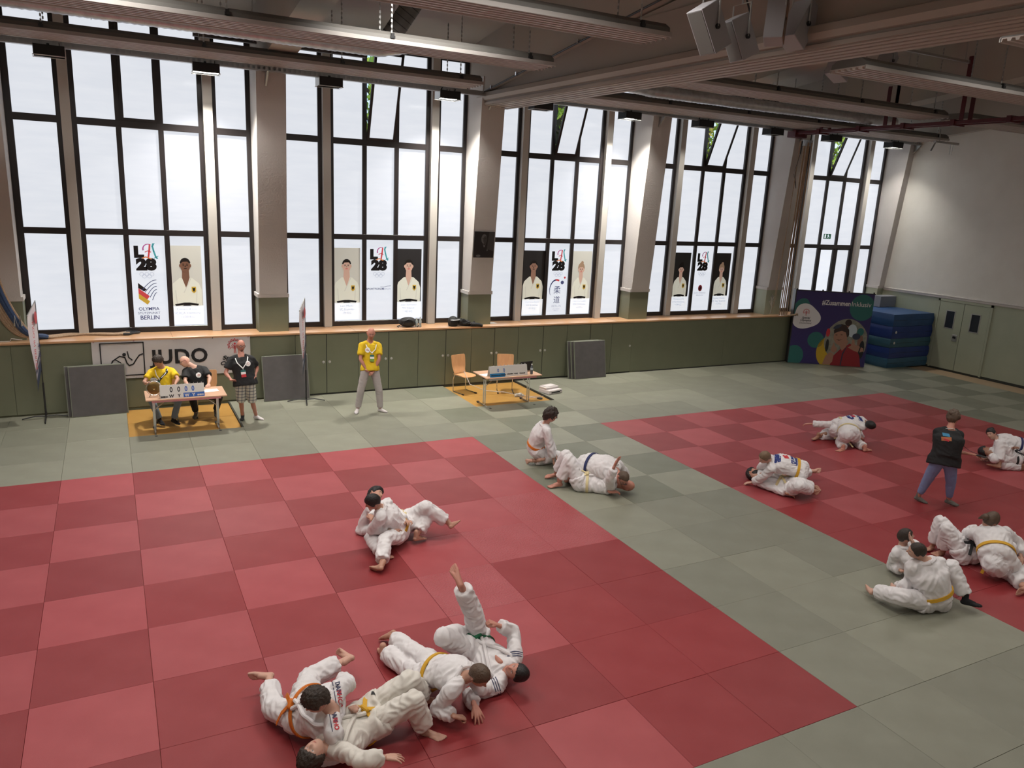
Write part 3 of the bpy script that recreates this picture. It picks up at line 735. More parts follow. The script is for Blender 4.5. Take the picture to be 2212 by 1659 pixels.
# --- flip scoreboards
M_board = mat('board_white', (.62, .60, .56), .5)
def scoreboard(loc, W, rz, kind, label):
    T = thing('flip_scoreboard', label, 'scoreboard', loc, rz); H = .245; a = math.radians(15)
    F = Matrix.Translation((0, -.075, 0)) @ Matrix.Rotation(-a, 4, 'X')
    Bk = Matrix.Translation((0, .075, 0)) @ Matrix.Rotation(a, 4, 'X')
    MB().box(-W / 2, W / 2, 0, .008, 0, H, 0, F).build('front_board', M_board, T)
    MB().box(-W / 2, W / 2, -.008, 0, 0, H, 0, Bk).build('rear_board', M_board, T)
    P = F @ Matrix.Rotation(math.pi / 2, 4, 'X')
    def t(s, x, z, size, m, bold=.0, sx=1.0): text(s, size, m, F @ Matrix.Translation((x, -.0065, z)) @ Matrix.Rotation(math.pi / 2, 4, 'X'), T, bold=bold, sx=sx)
    rg = MB()
    for k in range(10):
        x = -W / 2 + .12 + k * (W - .16) / 9
        rg.tube([(x, -.012, H - .012), (x, -.01, H + .012), (x, .015, H + .012), (x, .015, H - .012)], .003, 5)
    rg.build('flip_ring', M_chrome, T)
    if kind == 1:
        MB().box(.015, W / 2, -.004, -.001, .004, .085, 0, F).build('blue_strip', M_blue, T)
        for x, m in ((-.19, M_ink), (-.06, M_ink), (.065, M_blue), (.185, M_blue)):
            MB().box(x - .05, x + .05, -.004, -.001, .095, .235, 0, F).build('flip_card', M_board, T)
            t('0', x, .115, .13, m, .004, .75)
        for s, x, m, z_, q in (('SHIDO', -.31, M_ink, .02, .038), ('W', -.19, M_ink, .015, .075), ('Y', -.06, M_ink, .015, .075), ('W', .075, M_board, .015, .075), ('Y', .19, M_board, .015, .075), ('SHIDO', .31, M_board, .02, .036)):
            text(s, q, m, F @ Matrix.Translation((x, -.006, z_)) @ Matrix.Rotation(math.pi / 2, 4, 'X'), T, bold=.003)
    else:
        MB().box(-W / 2, -W / 2 + .38, -.004, -.001, .004, .085, 0, F).build('blue_strip', mat('cyan_strip', (.01, .16, .36), .5), T)
        for x in (-.27, -.12):
            MB().box(x - .045, x + .045, -.004, -.001, .092, .2, 0, F).build('flip_card', M_board, T); t('0', x, .11, .11, M_blue, .003, .75)
        for s, x, z_, q in (('IPPON', -.40, .03, .034), ('WAZA-ARI', -.29, .03, .028), ('PUNKTE', -.15, .03, .034), ('STRAFEN', .03, .04, .036), ('YUKO', .18, .04, .036), ('WAZA-ARI', .34, .04, .03)):
            text(s, q, M_ink, F @ Matrix.Translation((x, -.006, z_)) @ Matrix.Rotation(math.pi / 2, 4, 'X'), T, bold=.002)
    return T
scoreboard((-5.065, 1.97, .705), .76, math.radians(1.5), 1, 'white flip scoreboard showing 0 0 0 0 with letters W Y')
scoreboard((1.68, 1.86, .705), .96, math.radians(2), 2, 'long white scoreboard with two blue zeros and a cyan strip')
# gong
M_gong = mat('gong_brass', (.30, .20, .07), .3, (.18, .11, .04), 8, .5, metal=.9)
T = thing('table_gong', 'round brass gong on a wire stand, left end of the table', 'gong', (-5.53, 2.12, .705))
Mg = Matrix.Translation((0, 0, .155)) @ Matrix.Rotation(math.pi / 2 - .15, 4, 'X')
MB().lathe([(.01, .012), (.03, .02), (.034, .008), (.09, .010), (.112, .002), (.118, -.02), (.11, -.022)], n=36, M=Mg).build('gong_disc', M_gong, T, True)
rp = [(.133 * math.cos(a), -.015 * 0, .155 + .133 * math.sin(a)) for a in [k * .3 - .4 for k in range(21)]]
MB().tube([(x, y, z) for x, y, z in rp], .006, 6).tube([(-.09, -.05, .004), (-.07, -.01, .04), (-.05, .05, .004)], .006, 6).tube([(.09, -.05, .004), (.07, -.01, .04), (.05, .05, .004)], .006, 6).build('wire_stand', M_chrome, T, True)
# paper sheets
T = MB().box(-.15, .15, -.10, .10, 0, .002).build('score_sheet', M_paper, None, label='sheet of white paper on the right of the 0000 table', cat='paper'); T.location = (-4.55, 2.28, .7055); T.rotation_euler = (0, 0, .1)
T = MB().box(-.15, .15, -.10, .10, 0, .002).build('score_sheet', M_paper, None, label='sheet of white paper at the left corner of the laptop table', cat='paper'); T.location = (1.26, 2.05, .7055); T.rotation_euler = (0, 0, .3)
# laptop, seen from behind
T = thing('laptop', 'open black laptop seen from behind on the empty table', 'laptop', (2.30, 2.22, .705), math.radians(8))
MB().box(-.17, .17, -.02, .22, 0, .016, ch=.004).build('laptop_base', M_black, T)
MB().box(-.17, .17, -.006, .006, 0, .225, 0, Matrix.Translation((0, -.02, .012)) @ Matrix.Rotation(math.radians(14), 4, 'X'), ch=.003).build('laptop_screen', M_blk2, T)
# bottles
M_water = mat('bottle_dark_plastic', (.10, .11, .12), .1); M_label = mat('bottle_label', (.5, .58, .62), .4); M_clear = mat('bottle_clear_plastic', (.42, .46, .44), .08)
def bottle(loc, m, label, h=.24):
    T = thing('plastic_bottle', label, 'bottle', loc)
    MB().lathe([(.026, 0), (.031, .006), (.031, h * .30), (.028, h * .36), (.031, h * .42), (.031, h * .62), (.026, h * .74), (.013, h * .86), (.012, h * .92)], n=16).build('bottle_body', m, T, True)
    MB().lathe([(.014, h * .9), (.014, h), (.012, h)], n=12).build('cap', M_white, T)
    MB().lathe([(.032, h * .42), (.032, h * .62)], n=16).build('label_band', M_label, T, True)
bottle((2.28, 1.84, .705), M_water, 'dark plastic bottle in front of the laptop')
bottle((.44, 4.16, 1.461), M_clear, 'clear plastic bottle beside the backpack on the sill', .25)
bottle((.36, 4.19, 1.461), M_clear, 'shorter clear plastic bottle touching the backpack on the sill', .22)
# headphone like cable heap on the table
T = thing('cable_heap', 'black cable heap standing behind the blue scoreboard', 'cable', (1.52, 2.18, .71))
b = MB()
for k in range(5): b.tube([(-.12 + .03 * k, .0, 0), (-.10 + .03 * k, .02 * k - .04, .11 + .02 * (k % 3)), (.02 + .02 * k, .02, .15 - .015 * k), (.12 + .01 * k, .02, .03)], .006, 6)
b.build('cable', M_black, T, True)
MB().box(-.05, .05, -.03, .03, 0, .06, ch=.008).build('adapter_box', M_blk2, T)
# printer on floor
M_prn = mat('printer_plastic', (.66, .61, .60), .5)
T = thing('printer', 'white flat printer standing on the mats right of the laptop table', 'printer', (3.30, 2.66, 0), math.radians(14))
MB().box(-.22, .22, -.18, .18, 0, .10, ch=.012).build('printer_body', M_prn, T)
MB().box(-.215, .215, -.06, .18, .10, .155, ch=.012).box(-.17, .15, -.03, .16, .155, .172, ch=.006).build('printer_lid', M_prn, T)
MB().box(-.14, .14, -.188, -.178, .03, .06).build('paper_slot', M_gap, T); MB().box(.15, .19, -.186, -.176, .06, .08).build('control_panel', M_black, T)
# cables under table
T = thing('mains_cable', 'grey cable looping under the laptop table to a socket strip', 'cable', (1.45, 2.3, 0))
MB().tube([(-.25, .9, .55), (-.15, .75, .25), (.2, .6, .1), (.65, .55, .05), (.95, .35, .0), (1.25, .2, -.02), (1.6, .15, -.02), (1.75, .3, .02)], .008, 6).tube([(.95, .3, .0), (1.0, .1, -.02), (1.2, .15, -.02), (1.35, 0, -.02)], .007, 6).build('cable', M_prn, T, True)
b = MB(); random.seed(3)
for k in range(7): b.box(.85 + .03 * k, .90 + .03 * k, .30 + .02 * (k % 3), .36 + .02 * (k % 3), -.03, .02 + .02 * (k % 2), ch=.004)
b.build('plug_strip', M_board, T); MB().lathe([(.07, -.03), (.07, -.01), (.03, 0)], (1.35, .0, 0), 16).build('cable_outlet', M_black, T)
# leaning mats
M_matback = mat('mat_backing', (.070, .064, .063), .75, (.088, .08, .079), 6, .5, .1, 80)
M_matedge = mat('mat_edge_green', (.16, .17, .13), .6)
def leaning(loc, n, rz, label, dx=.06):
    for k in range(n):
        T = thing('spare_judo_mat', label if n == 1 else label % (['back-most', 'middle', 'front-most'][k] if n == 3 else ['rear', 'front'][k]), 'mat', (loc[0] + dx * k, loc[1] - .055 * k, loc[2]), rz, 'spare judo mats leaning on the parapet')
        th = math.radians(-11 if n == 1 else -10)
        R_ = Matrix.Rotation(th, 4, 'X')
        MB().box(-.5, .5, 0, .04, 0, 1.0, 0, R_, ch=.006).build('mat_core', M_matedge, T)
        MB().box(-.485, .485, -.004, .002, .015, .985, 0, R_).build('grey_backing', M_matback, T)
leaning((-6.53, 3.71, 0), 2, math.radians(4), '%s spare mat leaning left of the gong table', .07)
leaning((-2.80, 3.75, 0), 1, math.radians(2), 'single grey spare mat leaning behind the right beach flag')
leaning((5.00, 3.80, 0), 3, math.radians(2), '%s of three spare mats leaning on the cupboards', .07)

# --- banner JUDO on the parapet
def emblem(parent, Mx, s, m=M_red):   # ring of stylised figures around a central one
    b = MB()
    def P(x, y): return (x * s, y * s)
    for k in range(9):
        a = math.radians(-20 + k * 27.5); cx, cy = .80 * math.cos(a), .80 * math.sin(a) + .1
        b.add([(x, y, 0) for x, y in disc2(cx * s, cy * s, .075 * s, n=10)], [tuple(range(10))])
        ux, uy = math.cos(a), math.sin(a)
        for q in (-1, 1):
            poly_strip(b, [P(cx - ux * .14, cy - uy * .14), P(cx - ux * .22 - uy * q * .17, cy - uy * .22 + ux * q * .17), P(cx - ux * .05 - uy * q * .22, cy - uy * .05 + ux * q * .22)], .05 * s)
    b.add([(x, y, 0) for x, y in disc2(0, .32 * s, .13 * s, n=16)], [tuple(range(16))])
    poly_strip(b, [P(0, .12), P(-.1, -.85)], .07 * s); poly_strip(b, [P(0, .12), P(.1, -.85)], .07 * s)
    for q in (-1, 1):
        poly_strip(b, [P(q * .04, -.05), P(q * .3, .28)], .07 * s); poly_strip(b, [P(q * .05, -.15), P(q * .42, .1)], .06 * s); poly_strip(b, [P(q * .06, -.28), P(q * .5, -.08)], .06 * s)
    b.v = [tuple(Mx @ Vector(v)) for v in b.v]
    return b.build('emblem', m, parent)
M_banner = mat('banner_fabric', (.50, .47, .46), .6, (.55, .52, .51), 1.5, .6)
T = thing('judo_banner', 'long white banner reading JUDO hung below the sill', 'banner', (-5.03, 4.0, 1.445))
vs = []; fs = []; nx, nz = 60, 16; Wb, Hb = 3.02, .80
for j in range(nz + 1):
    for i in range(nx + 1):
        x = -Wb / 2 + Wb * i / nx; z = -Hb * j / nz
        vs.append((x, -.010 - .008 * noise.noise(Vector((x * 2.2, z * 3, 1))) - .01 * (j / nz), z + .008 * math.sin(x * 5) * (1 if j == 0 else .3)))
for j in range(nz):
    for i in range(nx): a = j * (nx + 1) + i; fs.append((a, a + nx + 1, a + nx + 2, a + 1))
MB().add(vs, fs).build('banner_cloth', M_banner, T, True)
def bt(s, x, z, q, m, bold=0, **k): text(s, q, m, face_y(x, -.034, z), T, bold=bold, **k)
bt('JUDO', .10, -.52, .41, M_ink, .012, spacing=1.08)
b = MB()
for (a, c_) in (((-1.36, -.06), (-.58, -.06)), ((-.58, -.06), (-.58, -.73)), ((-.58, -.73), (-1.36, -.73)), ((-1.36, -.73), (-1.36, -.06))): poly_strip(b, [a, c_], .022)
poly_strip(b, [(-1.22, -.56), (-1.15, -.42), (-1.02, -.33), (-.93, -.36), (-.90, -.47), (-.86, -.53), (-.78, -.50), (-.72, -.40), (-.66, -.32), (-.60, -.30)], .024)
poly_strip(b, [(-1.10, -.40), (-1.02, -.46), (-.97, -.56)], .022); poly_strip(b, [(-.88, -.24), (-.86, -.36), (-.80, -.42)], .022)
b.add([(x, y, 0) for x, y in disc2(-.94, -.30, .035, n=14)], [tuple(range(14))])
b.v = [tuple(face_y(0, -.034, 0) @ Vector(v)) for v in b.v]; b.build('judo_pictogram', M_ink, T)
emblem(T, face_y(1.19, -.034, -.22), .175)
bt('Special', 1.15, -.50, .115, M_ink, .004, shear=.2, fitw=.46); bt('Olympics', 1.15, -.62, .115, M_ink, .004, shear=.2, fitw=.54)
b = MB()
for x in (-1.47, -.75, 0, .75, 1.47):
    for z in (-.025, -.775): b.lathe([(.012, 0), (.012, .003)], n=10, M=face_y(x, -.03, z))
b.build('eyelet', M_chrome, T)

# --- beach flags on cross stands
M_flag = mat('flag_cloth', (.60, .57, .60), .6); M_flagn = mat('flag_navy', (.03, .04, .07), .6); M_flagg = mat('flag_grey', (.30, .28, .31), .6)
def flag(loc, rz, label, dirx, txt):
    T = thing('beach_flag', label, 'flag', loc, rz)
    MB().tube([(0, 0, .04), (0, 0, .72)], .017, 8).tube([(0, 0, .7), (0, 0, 2.30)], .009, 8).build('pole', M_black, T, True)
    for a in (15, 105, 195, 285):
        c, s = math.cos(math.radians(a)), math.sin(math.radians(a))
        MB().tube([(0, 0, .05), (.18 * c, .18 * s, .06), (.40 * c, .40 * s, .018)], .012, 6).build('stand_leg', M_black, T, True)
    W_ = .40
    def cx(u, z): return (-u * dirx, .035 * math.sin(z * 3 + u * 6) * u * 2, z)
    b = MB(); zt = lambda u: 2.27 - .22 * u / W_ * .9; zb = lambda u: .98 - .36 * u / W_
    N = 6; Z = 26; vs = []; fs = []; mi = []
    for j in range(Z + 1):
        for i in range(N + 1):
            u = W_ * i / N * (1 - .25 * (j / Z) ** 2 * .6); z = zt(W_ * i / N) + (zb(W_ * i / N) - zt(W_ * i / N)) * j / Z
            vs.append(cx(u, z))
    for j in range(Z):
        for i in range(N):
            a = j * (N + 1) + i
            b.add([], [], 0); fs.append((a, a + 1, a + N + 2, a + N + 1)); mi.append(0 if j < 18 else (2 if (i + j * 2) % 5 < 3 and j < 22 else 1))
    b.v = vs; b.f = fs; b.m = mi
    b.build('flag_sail', [M_flag, M_flagn, M_flagg], T, True)
    MB().tube([cx(0, 2.29), cx(W_, 2.07)], .011, 6).build('top_bar', M_steel, T)
    L = MB(); L.add([(x, 0, y) for x, y in disc2(-.13 * dirx, 2.0, .075, .12, n=24)], [tuple(range(24))])
    L.v = [(x, -.028, z) for x, y, z in L.v]; L.build('red_disc_emblem', mat('flag_red', (.42, .05, .06), .6), T)
    Mt = Matrix.Translation((-.27 * dirx, -.03, 1.50)) @ Matrix.Rotation(math.pi / 2, 4, 'X') @ Matrix.Rotation(math.pi / 2, 4, 'Z')
    text(txt, .125, M_red, Mt, T, sx=-1.0)
    text('柔道', .15, M_inkn, Matrix.Translation((-.16 * dirx, -.032, 1.38)) @ Matrix.Rotation(math.pi / 2, 4, 'X') @ Matrix.Rotation(-math.pi / 2, 4, 'Z'), T)
    return T
flag((-7.40, 3.72, 0), math.radians(76), 'slim white beach flag on a black stand at far left', 1, 'JUDO IN BERLIN')
flag((-2.44, 3.52, 0), math.radians(64), 'slim white beach flag on a black stand behind the official in plaid shorts', 1, 'JUDO IN BERLIN')

# --- backpack, helmet, jacket on the sill
T = thing('backpack', 'black backpack lying on the window sill', 'backpack', (.17, 4.28, 1.461), math.radians(-8))
bm = bmesh.new(); bmesh.ops.create_icosphere(bm, subdivisions=4, radius=1)
for v in bm.verts:
    c = v.co; f = 1 + .10 * noise.noise(c * 2.1); c.x *= .22 * f; c.y *= .13 * f; c.z = max(-.98, c.z) * .12 * (1 + .1 * noise.noise(c * 3)) + .115
    c.z = max(c.z, .0)
me = bpy.data.meshes.new('bag_body'); bm.to_mesh(me); bm.free(); me.materials.append(M_blk2); link('bag_body', me, T); smooth_mesh(me, 60)
MB().tube([(-.15, -.10, .05), (-.10, -.13, .16), (0, -.12, .2), (.1, -.13, .16), (.16, -.10, .05)], .012, 6).build('zip_seam', M_black, T, True)
MB().tube([(-.2, -.05, .04), (-.27, -.08, .03), (-.24, -.1, .0)], .015, 6).tube([(.2, -.05, .06), (.25, -.02, .03), (.22, -.1, .01)], .015, 6).build('strap', M_black, T, True)
T = thing('motorcycle_helmet', 'black helmet with clear visor on the sill', 'helmet', (1.30, 4.17, 1.461), math.radians(20))
MB().lathe([(.09, 0), (.115, .02), (.13, .09), (.128, .14), (.11, .19), (.07, .23), (.02, .245)], n=24).build('shell', M_blk2, T, True)
MB().tube([(.135 * math.cos(a), .135 * math.sin(a), .165) for a in [math.radians(200 + 14 * k) for k in range(11)]], [.01] + [.04] * 9 + [.01], 8, flat=.3).build('visor', M_steel, T, True)
T = thing('jacket', 'crumpled black jacket heaped beside the helmet on the sill', 'jacket', (1.66, 4.13, 1.461), math.radians(-8))
bm = bmesh.new(); bmesh.ops.create_icosphere(bm, subdivisions=5, radius=1)
for v in bm.verts:
    c = v.co.copy(); n_ = noise.noise(c * 2.6) * .35 + noise.noise(c * 6) * .12
    x = c.x * .30 * (1 + n_ * .4); y = c.y * .12 * (1 + n_); z = (.10 - x * .22 + .04 * noise.noise(c * 3)) * (c.z * .5 + .5) * (1 + n_)
    v.co = (x, y, max(0, z * 1.15))
me = bpy.data.meshes.new('jacket_cloth'); bm.to_mesh(me); bm.free(); me.materials.append(M_blk2); link('jacket_cloth', me, T); smooth_mesh(me, 60)
MB().tube([(.05, -.13, .06), (.25, -.12, .05), (.36, -.1, .015)], [.05, .045, .04], 10).build('sleeve', M_blk2, T, True)
MB().box(.03, .07, -.16, -.15, .08, .10).box(.14, .17, -.16, -.15, .05, .075).build('reflective_tag', M_chrome, T)
T = MB().box(-.13, .13, -.09, .09, 0, .004).build('paper_folder', M_paper, None, label='thin white paper lying on the sill right of the portrait pillar', cat='paper'); T.location = (2.45, 4.4, 1.461)

# --- stack of blue crash mats
cols = [(.018, .045, .16), (.03, .085, .13), (.02, .04, .17), (.03, .085, .13), (.018, .04, .17), (.05, .12, .16)]
z = 0.0
hs = [.28, .32, .26, .33, .27, .22]
for k, h in enumerate([.30, .34, .28, .38, .38]):
    c = [(.03, .085, .14), (.016, .035, .15), (.03, .085, .12), (.016, .035, .15), (.02, .06, .16)][k]
    lab = ['bottom teal-blue crash mat of the stack', 'dark blue crash mat, second from the floor', 'teal-blue crash mat in the middle of the stack', 'dark blue crash mat, second from the top', 'top blue crash mat of the stack by the double door'][k]
    T = thing('crash_mat', lab, 'crash mat', (16.03 + .01 * (k % 2), 3.12, z), 0, 'blue crash mats in the corner')
    mm = mat('crash_mat_vinyl_%d' % k, c, .4, tuple(v * 1.3 for v in c), 2, .5, .3, 5)
    bm = bmesh.new(); bmesh.ops.create_cube(bm, size=1)
    bmesh.ops.subdivide_edges(bm, edges=bm.edges, cuts=9, use_grid_fill=True)
    for v in bm.verts:
        c3 = v.co.copy(); e = .035
        x = c3.x * 1.90; y = c3.y * 1.72; zz = (c3.z + .5) * (h - .006)
        f = 1 - 4 * (c3.z) ** 2
        side = max(abs(c3.x), abs(c3.y)) > .49
        if side: x += (c3.x / .5) * (.022 * f - .012) ; y += (c3.y / .5) * (.022 * f - .012)
        if side: y += .012 * noise.noise(Vector((x * 3, zz * 9, k))); x += .012 * noise.noise(Vector((y * 3, zz * 9, k + 5)))
        v.co = (x, y, zz)
    me = bpy.data.meshes.new('mat_cover'); bm.to_mesh(me); bm.free(); me.materials.append(mm); smooth_mesh(me, 50); link('mat_cover', me, T)
    MB().box(-.95, .95, -.872, -.868, h * .5 - .006, h * .5 + .002).build('seam', M_gap, T)
    for (x, y) in ((-.60, -.885), (.3, -.885)):
        if k in (2, 3) and x < 0: MB().lathe([(.02, 0), (.04, .004), (.04, .008)], n=16, M=Matrix.Translation((x - .2, y, h * .55)) @ Matrix.Rotation(math.pi / 2, 4, 'X')).build('vent_eyelet', M_board, T)
    z += h
T = thing('wall_box', 'grey box standing in the corner above the crash mats', 'box', (16.55, 3.82, 1.68))
MB().box(-.38, .38, -.17, .17, 0, .36, ch=.01).build('box_body', mat('grey_box', (.22, .23, .25), .6), T)

# --- #ZusammenInklusiv wall
M_pur = mat('print_purple', (.030, .020, .115), .42, spec=.5); M_teal = mat('print_teal', (.02, .13, .12), .42); M_yel = mat('print_yellow', (.50, .32, .02), .42); M_wp = mat('print_white', (.70, .68, .69), .42)
M_sk = mat('print_skin', (.36, .18, .12), .5); M_skd = mat('print_skin_dark', (.22, .10, .07), .5); M_hair = mat('print_hair', (.03, .015, .012), .5); M_shirt = mat('print_red_shirt', (.26, .012, .02), .5)
M_bgp = mat('print_backdrop', (.16, .17, .14), .5, (.30, .28, .22), 9, .4)
ang = math.atan2(2.55 - 3.82, 14.43 - 12.50)
T = thing('display_wall', 'tall purple fabric display wall reading #ZusammenInklusiv', 'display wall', (12.50, 3.82, 0), ang)
MB().box(0, 2.31, 0, .045, .01, 2.27, ch=.006).build('display_panel', M_pur, T)
MB().box(-.02, 2.33, .0, .03, 2.25, 2.285).box(-.02, .01, -.01, .30, .01, 2.28).build('display_frame', M_black, T)
b = MB()
for x in (.02, .78, 1.55, 2.28): b.box(x - .02, x + .02, .0, .03, 2.28, 2.32)
b.build('corner_clip', M_black, T)
def flat(nm, pts, m, d, par=None):
    P = [(x, -.001 - .0012 * d, z) for x, z in pts if True]
    return MB().add(P, [tuple(range(len(P)))]).build(nm, m, par or T)
clip = lambda pts, x0=0.0, x1=2.31, z0=.01, z1=2.26: [(min(max(x, x0), x1), min(max(z_, z0), z1)) for x, z_ in pts]
flat('teal_blob', clip(disc2(.21, 1.72, .23, .32, 32, rot=-20)), M_teal, 1)
flat('teal_blob', clip(disc2(2.0, 1.84, .37, .40, 32)), M_teal, 1)
flat('teal_blob', disc2(.76, .77, .245, .25, 32), M_teal, 1)
flat('teal_blob', clip(disc2(.17, .25, .28, .32, 32)), M_teal, 1)
flat('yellow_blob', clip(disc2(1.18, .42, .36, .48, 32)), M_yel, 1)
flat('white_blob', [(.38 + (.40 + .05 * math.cos(3 * a + .6)) * math.cos(a), 1.47 + (.385 + .03 * math.cos(3 * a + .6)) * math.sin(a)) for a in [k * math.pi / 20 for k in range(40)]], M_wp, 2)
ph = [(1.66 + (.62 + .03 * math.cos(2 * a)) * math.cos(a), .78 + .70 * math.sin(a)) for a in [k * math.pi / 24 for k in range(48)]]
flat('photo_print', clip(ph, 1.02, 2.27), M_bgp, 3)
for q, (x, z_, rx, rz_, m) in enumerate(((1.10, 1.02, .06, .13, M_red), (1.12, .62, .05, .2, M_black), (1.66, 1.22, .085, .14, M_skd), (1.66, 1.36, .10, .10, M_hair), (1.80, 1.12, .14, .20, M_label), (2.08, .80, .08, .22, M_skd), (2.15, .55, .08, .28, M_ink), (2.05, 1.10, .10, .12, M_teal), (1.95, .95, .12, .10, M_flagn))):
    flat('photo_figure', clip(disc2(x, z_, rx, rz_, 18), 1.03, 2.27), m, 3.5 + q * .1)
flat('photo_shirt', clip([(1.28, .01), (1.34, .3), (1.52, .52), (1.62, .58), (1.78, .72), (1.98, .62), (2.12, .35), (2.2, .01)], 1.02, 2.22), M_shirt, 5)
flat('photo_arm', [(1.05, .03), (1.12, .30), (1.24, .42), (1.36, .36), (1.34, .12), (1.26, .02)], M_sk, 5.4)
flat('photo_neck', [(1.48, .66), (1.58, .48), (1.68, .6), (1.74, .80), (1.6, .85)], M_sk, 5.6)
flat('photo_face', disc2(1.48, .90, .20, .25, 30, rot=12), M_sk, 6)
flat('photo_hair', [(1.28, 1.00), (1.26, 1.10), (1.33, 1.24), (1.46, 1.31), (1.60, 1.28), (1.71, 1.14), (1.73, .98), (1.68, .90), (1.62, 1.06), (1.5, 1.10), (1.38, 1.06)], M_hair, 6.5)
for s in (-1, 1): flat('photo_eye', disc2(1.43 + s * .075, .97 + s * .008, .035, .010, 12), M_hair, 7)
flat('photo_smile', [(1.36, .83), (1.45, .79), (1.56, .84), (1.46, .815)], M_hair, 7)
flat('photo_goggles', disc2(1.35, 1.22, .13, .055, 20, rot=28), M_flagn, 7); 
flat('photo_hand', [(1.24, .48), (1.28, .62), (1.31, .74), (1.35, .62), (1.43, .56), (1.42, .46), (1.33, .40)], M_sk, 7.5)
flat('photo_hand', [(1.74, .60), (1.83, .66), (1.84, .84), (1.90, .86), (1.94, .70), (2.06, .66), (2.20, .60), (2.22, .50), (2.08, .46), (1.94, .50)], M_sk, 7.5)
flat('photo_wristband', [(2.06, .44), (2.10, .64), (2.13, .64), (2.10, .44)], M_ink, 8)
flat('photo_lanyard', [(1.58, .02), (1.60, .40), (1.70, .62), (1.72, .62), (1.63, .38), (1.61, .02)], M_flagn, 8)
text('#Zusammen', .205, M_wp, face_y(.80, -.0125, 1.87), T, bold=.005, align='LEFT', fitw=.84); text('Inklusiv', .205, M_wp, face_y(1.66, -.0125, 1.87), T, align='LEFT', fitw=.57)
emblem(T, face_y(.37, -.007, 1.60), .12)
text('Special', .085, M_ink, face_y(.38, -.007, 1.41), T, bold=.002, shear=.2); text('Olympics', .085, M_ink, face_y(.38, -.007, 1.33), T, bold=.002, shear=.2); text('Deutschland', .07, M_ink, face_y(.38, -.007, 1.25), T, shear=.2)

# --- prints on the window panes (backlit film)
def film(name, c, k=.5):
    return mat(name, tuple(v for v in c), .4, emit=k)
F_w = film('film_white', (.70, .75, .80), .85); F_k = mat('film_black', (.006, .006, .008), .4); F_bgl = film('film_beige', (.50, .50, .45), .42); F_bgd = mat('film_charcoal', (.028, .028, .030), .4)
F_gi = film('film_gi_cream', (.58, .59, .51), .5); F_gs = film('film_gi_shade', (.50, .50, .44), .5); F_s1 = film('film_skin_brown', (.16, .08, .05), .35); F_s2 = film('film_skin_pale', (.50, .33, .26), .45); F_s3 = film('film_skin_tan', (.30, .17, .12), .3)
F_h = mat('film_hair_dark', (.012, .010, .009), .4); F_hb = film('film_hair_fair', (.30, .20, .13), .4); F_n = film('film_navy', (.05, .06, .16), .4); F_au = film('film_gold', (.50, .33, .04), .4); F_rd = film('film_red', (.5, .05, .06), .4)
F_gray = film('film_grey', (.30, .33, .42), .6); F_tl = film('film_teal', (.06, .30, .33), .4); F_mg = film('film_magenta', (.36, .08, .25), .4); F_or = film('film_orange', (.60, .22, .08), .4)
YP = 4.752
def poster(x0, x1, z0, z1, label):
    return thing('window_poster', label, 'poster', ((x0 + x1) / 2, YP, (z0 + z1) / 2), 0, 'prints on the window panes')
def pf(T, nm, pts, m, d):
    c = T.location; P = [(x, -.002 * d, z) for x, z in pts]
    return MB().add(P, [tuple(range(len(P)))]).build(nm, m, T)
def ptx(T, s, x, z, q, m, d=8, **k): text(s, q, m, face_y(x, -.002 * d, z), T, **k)
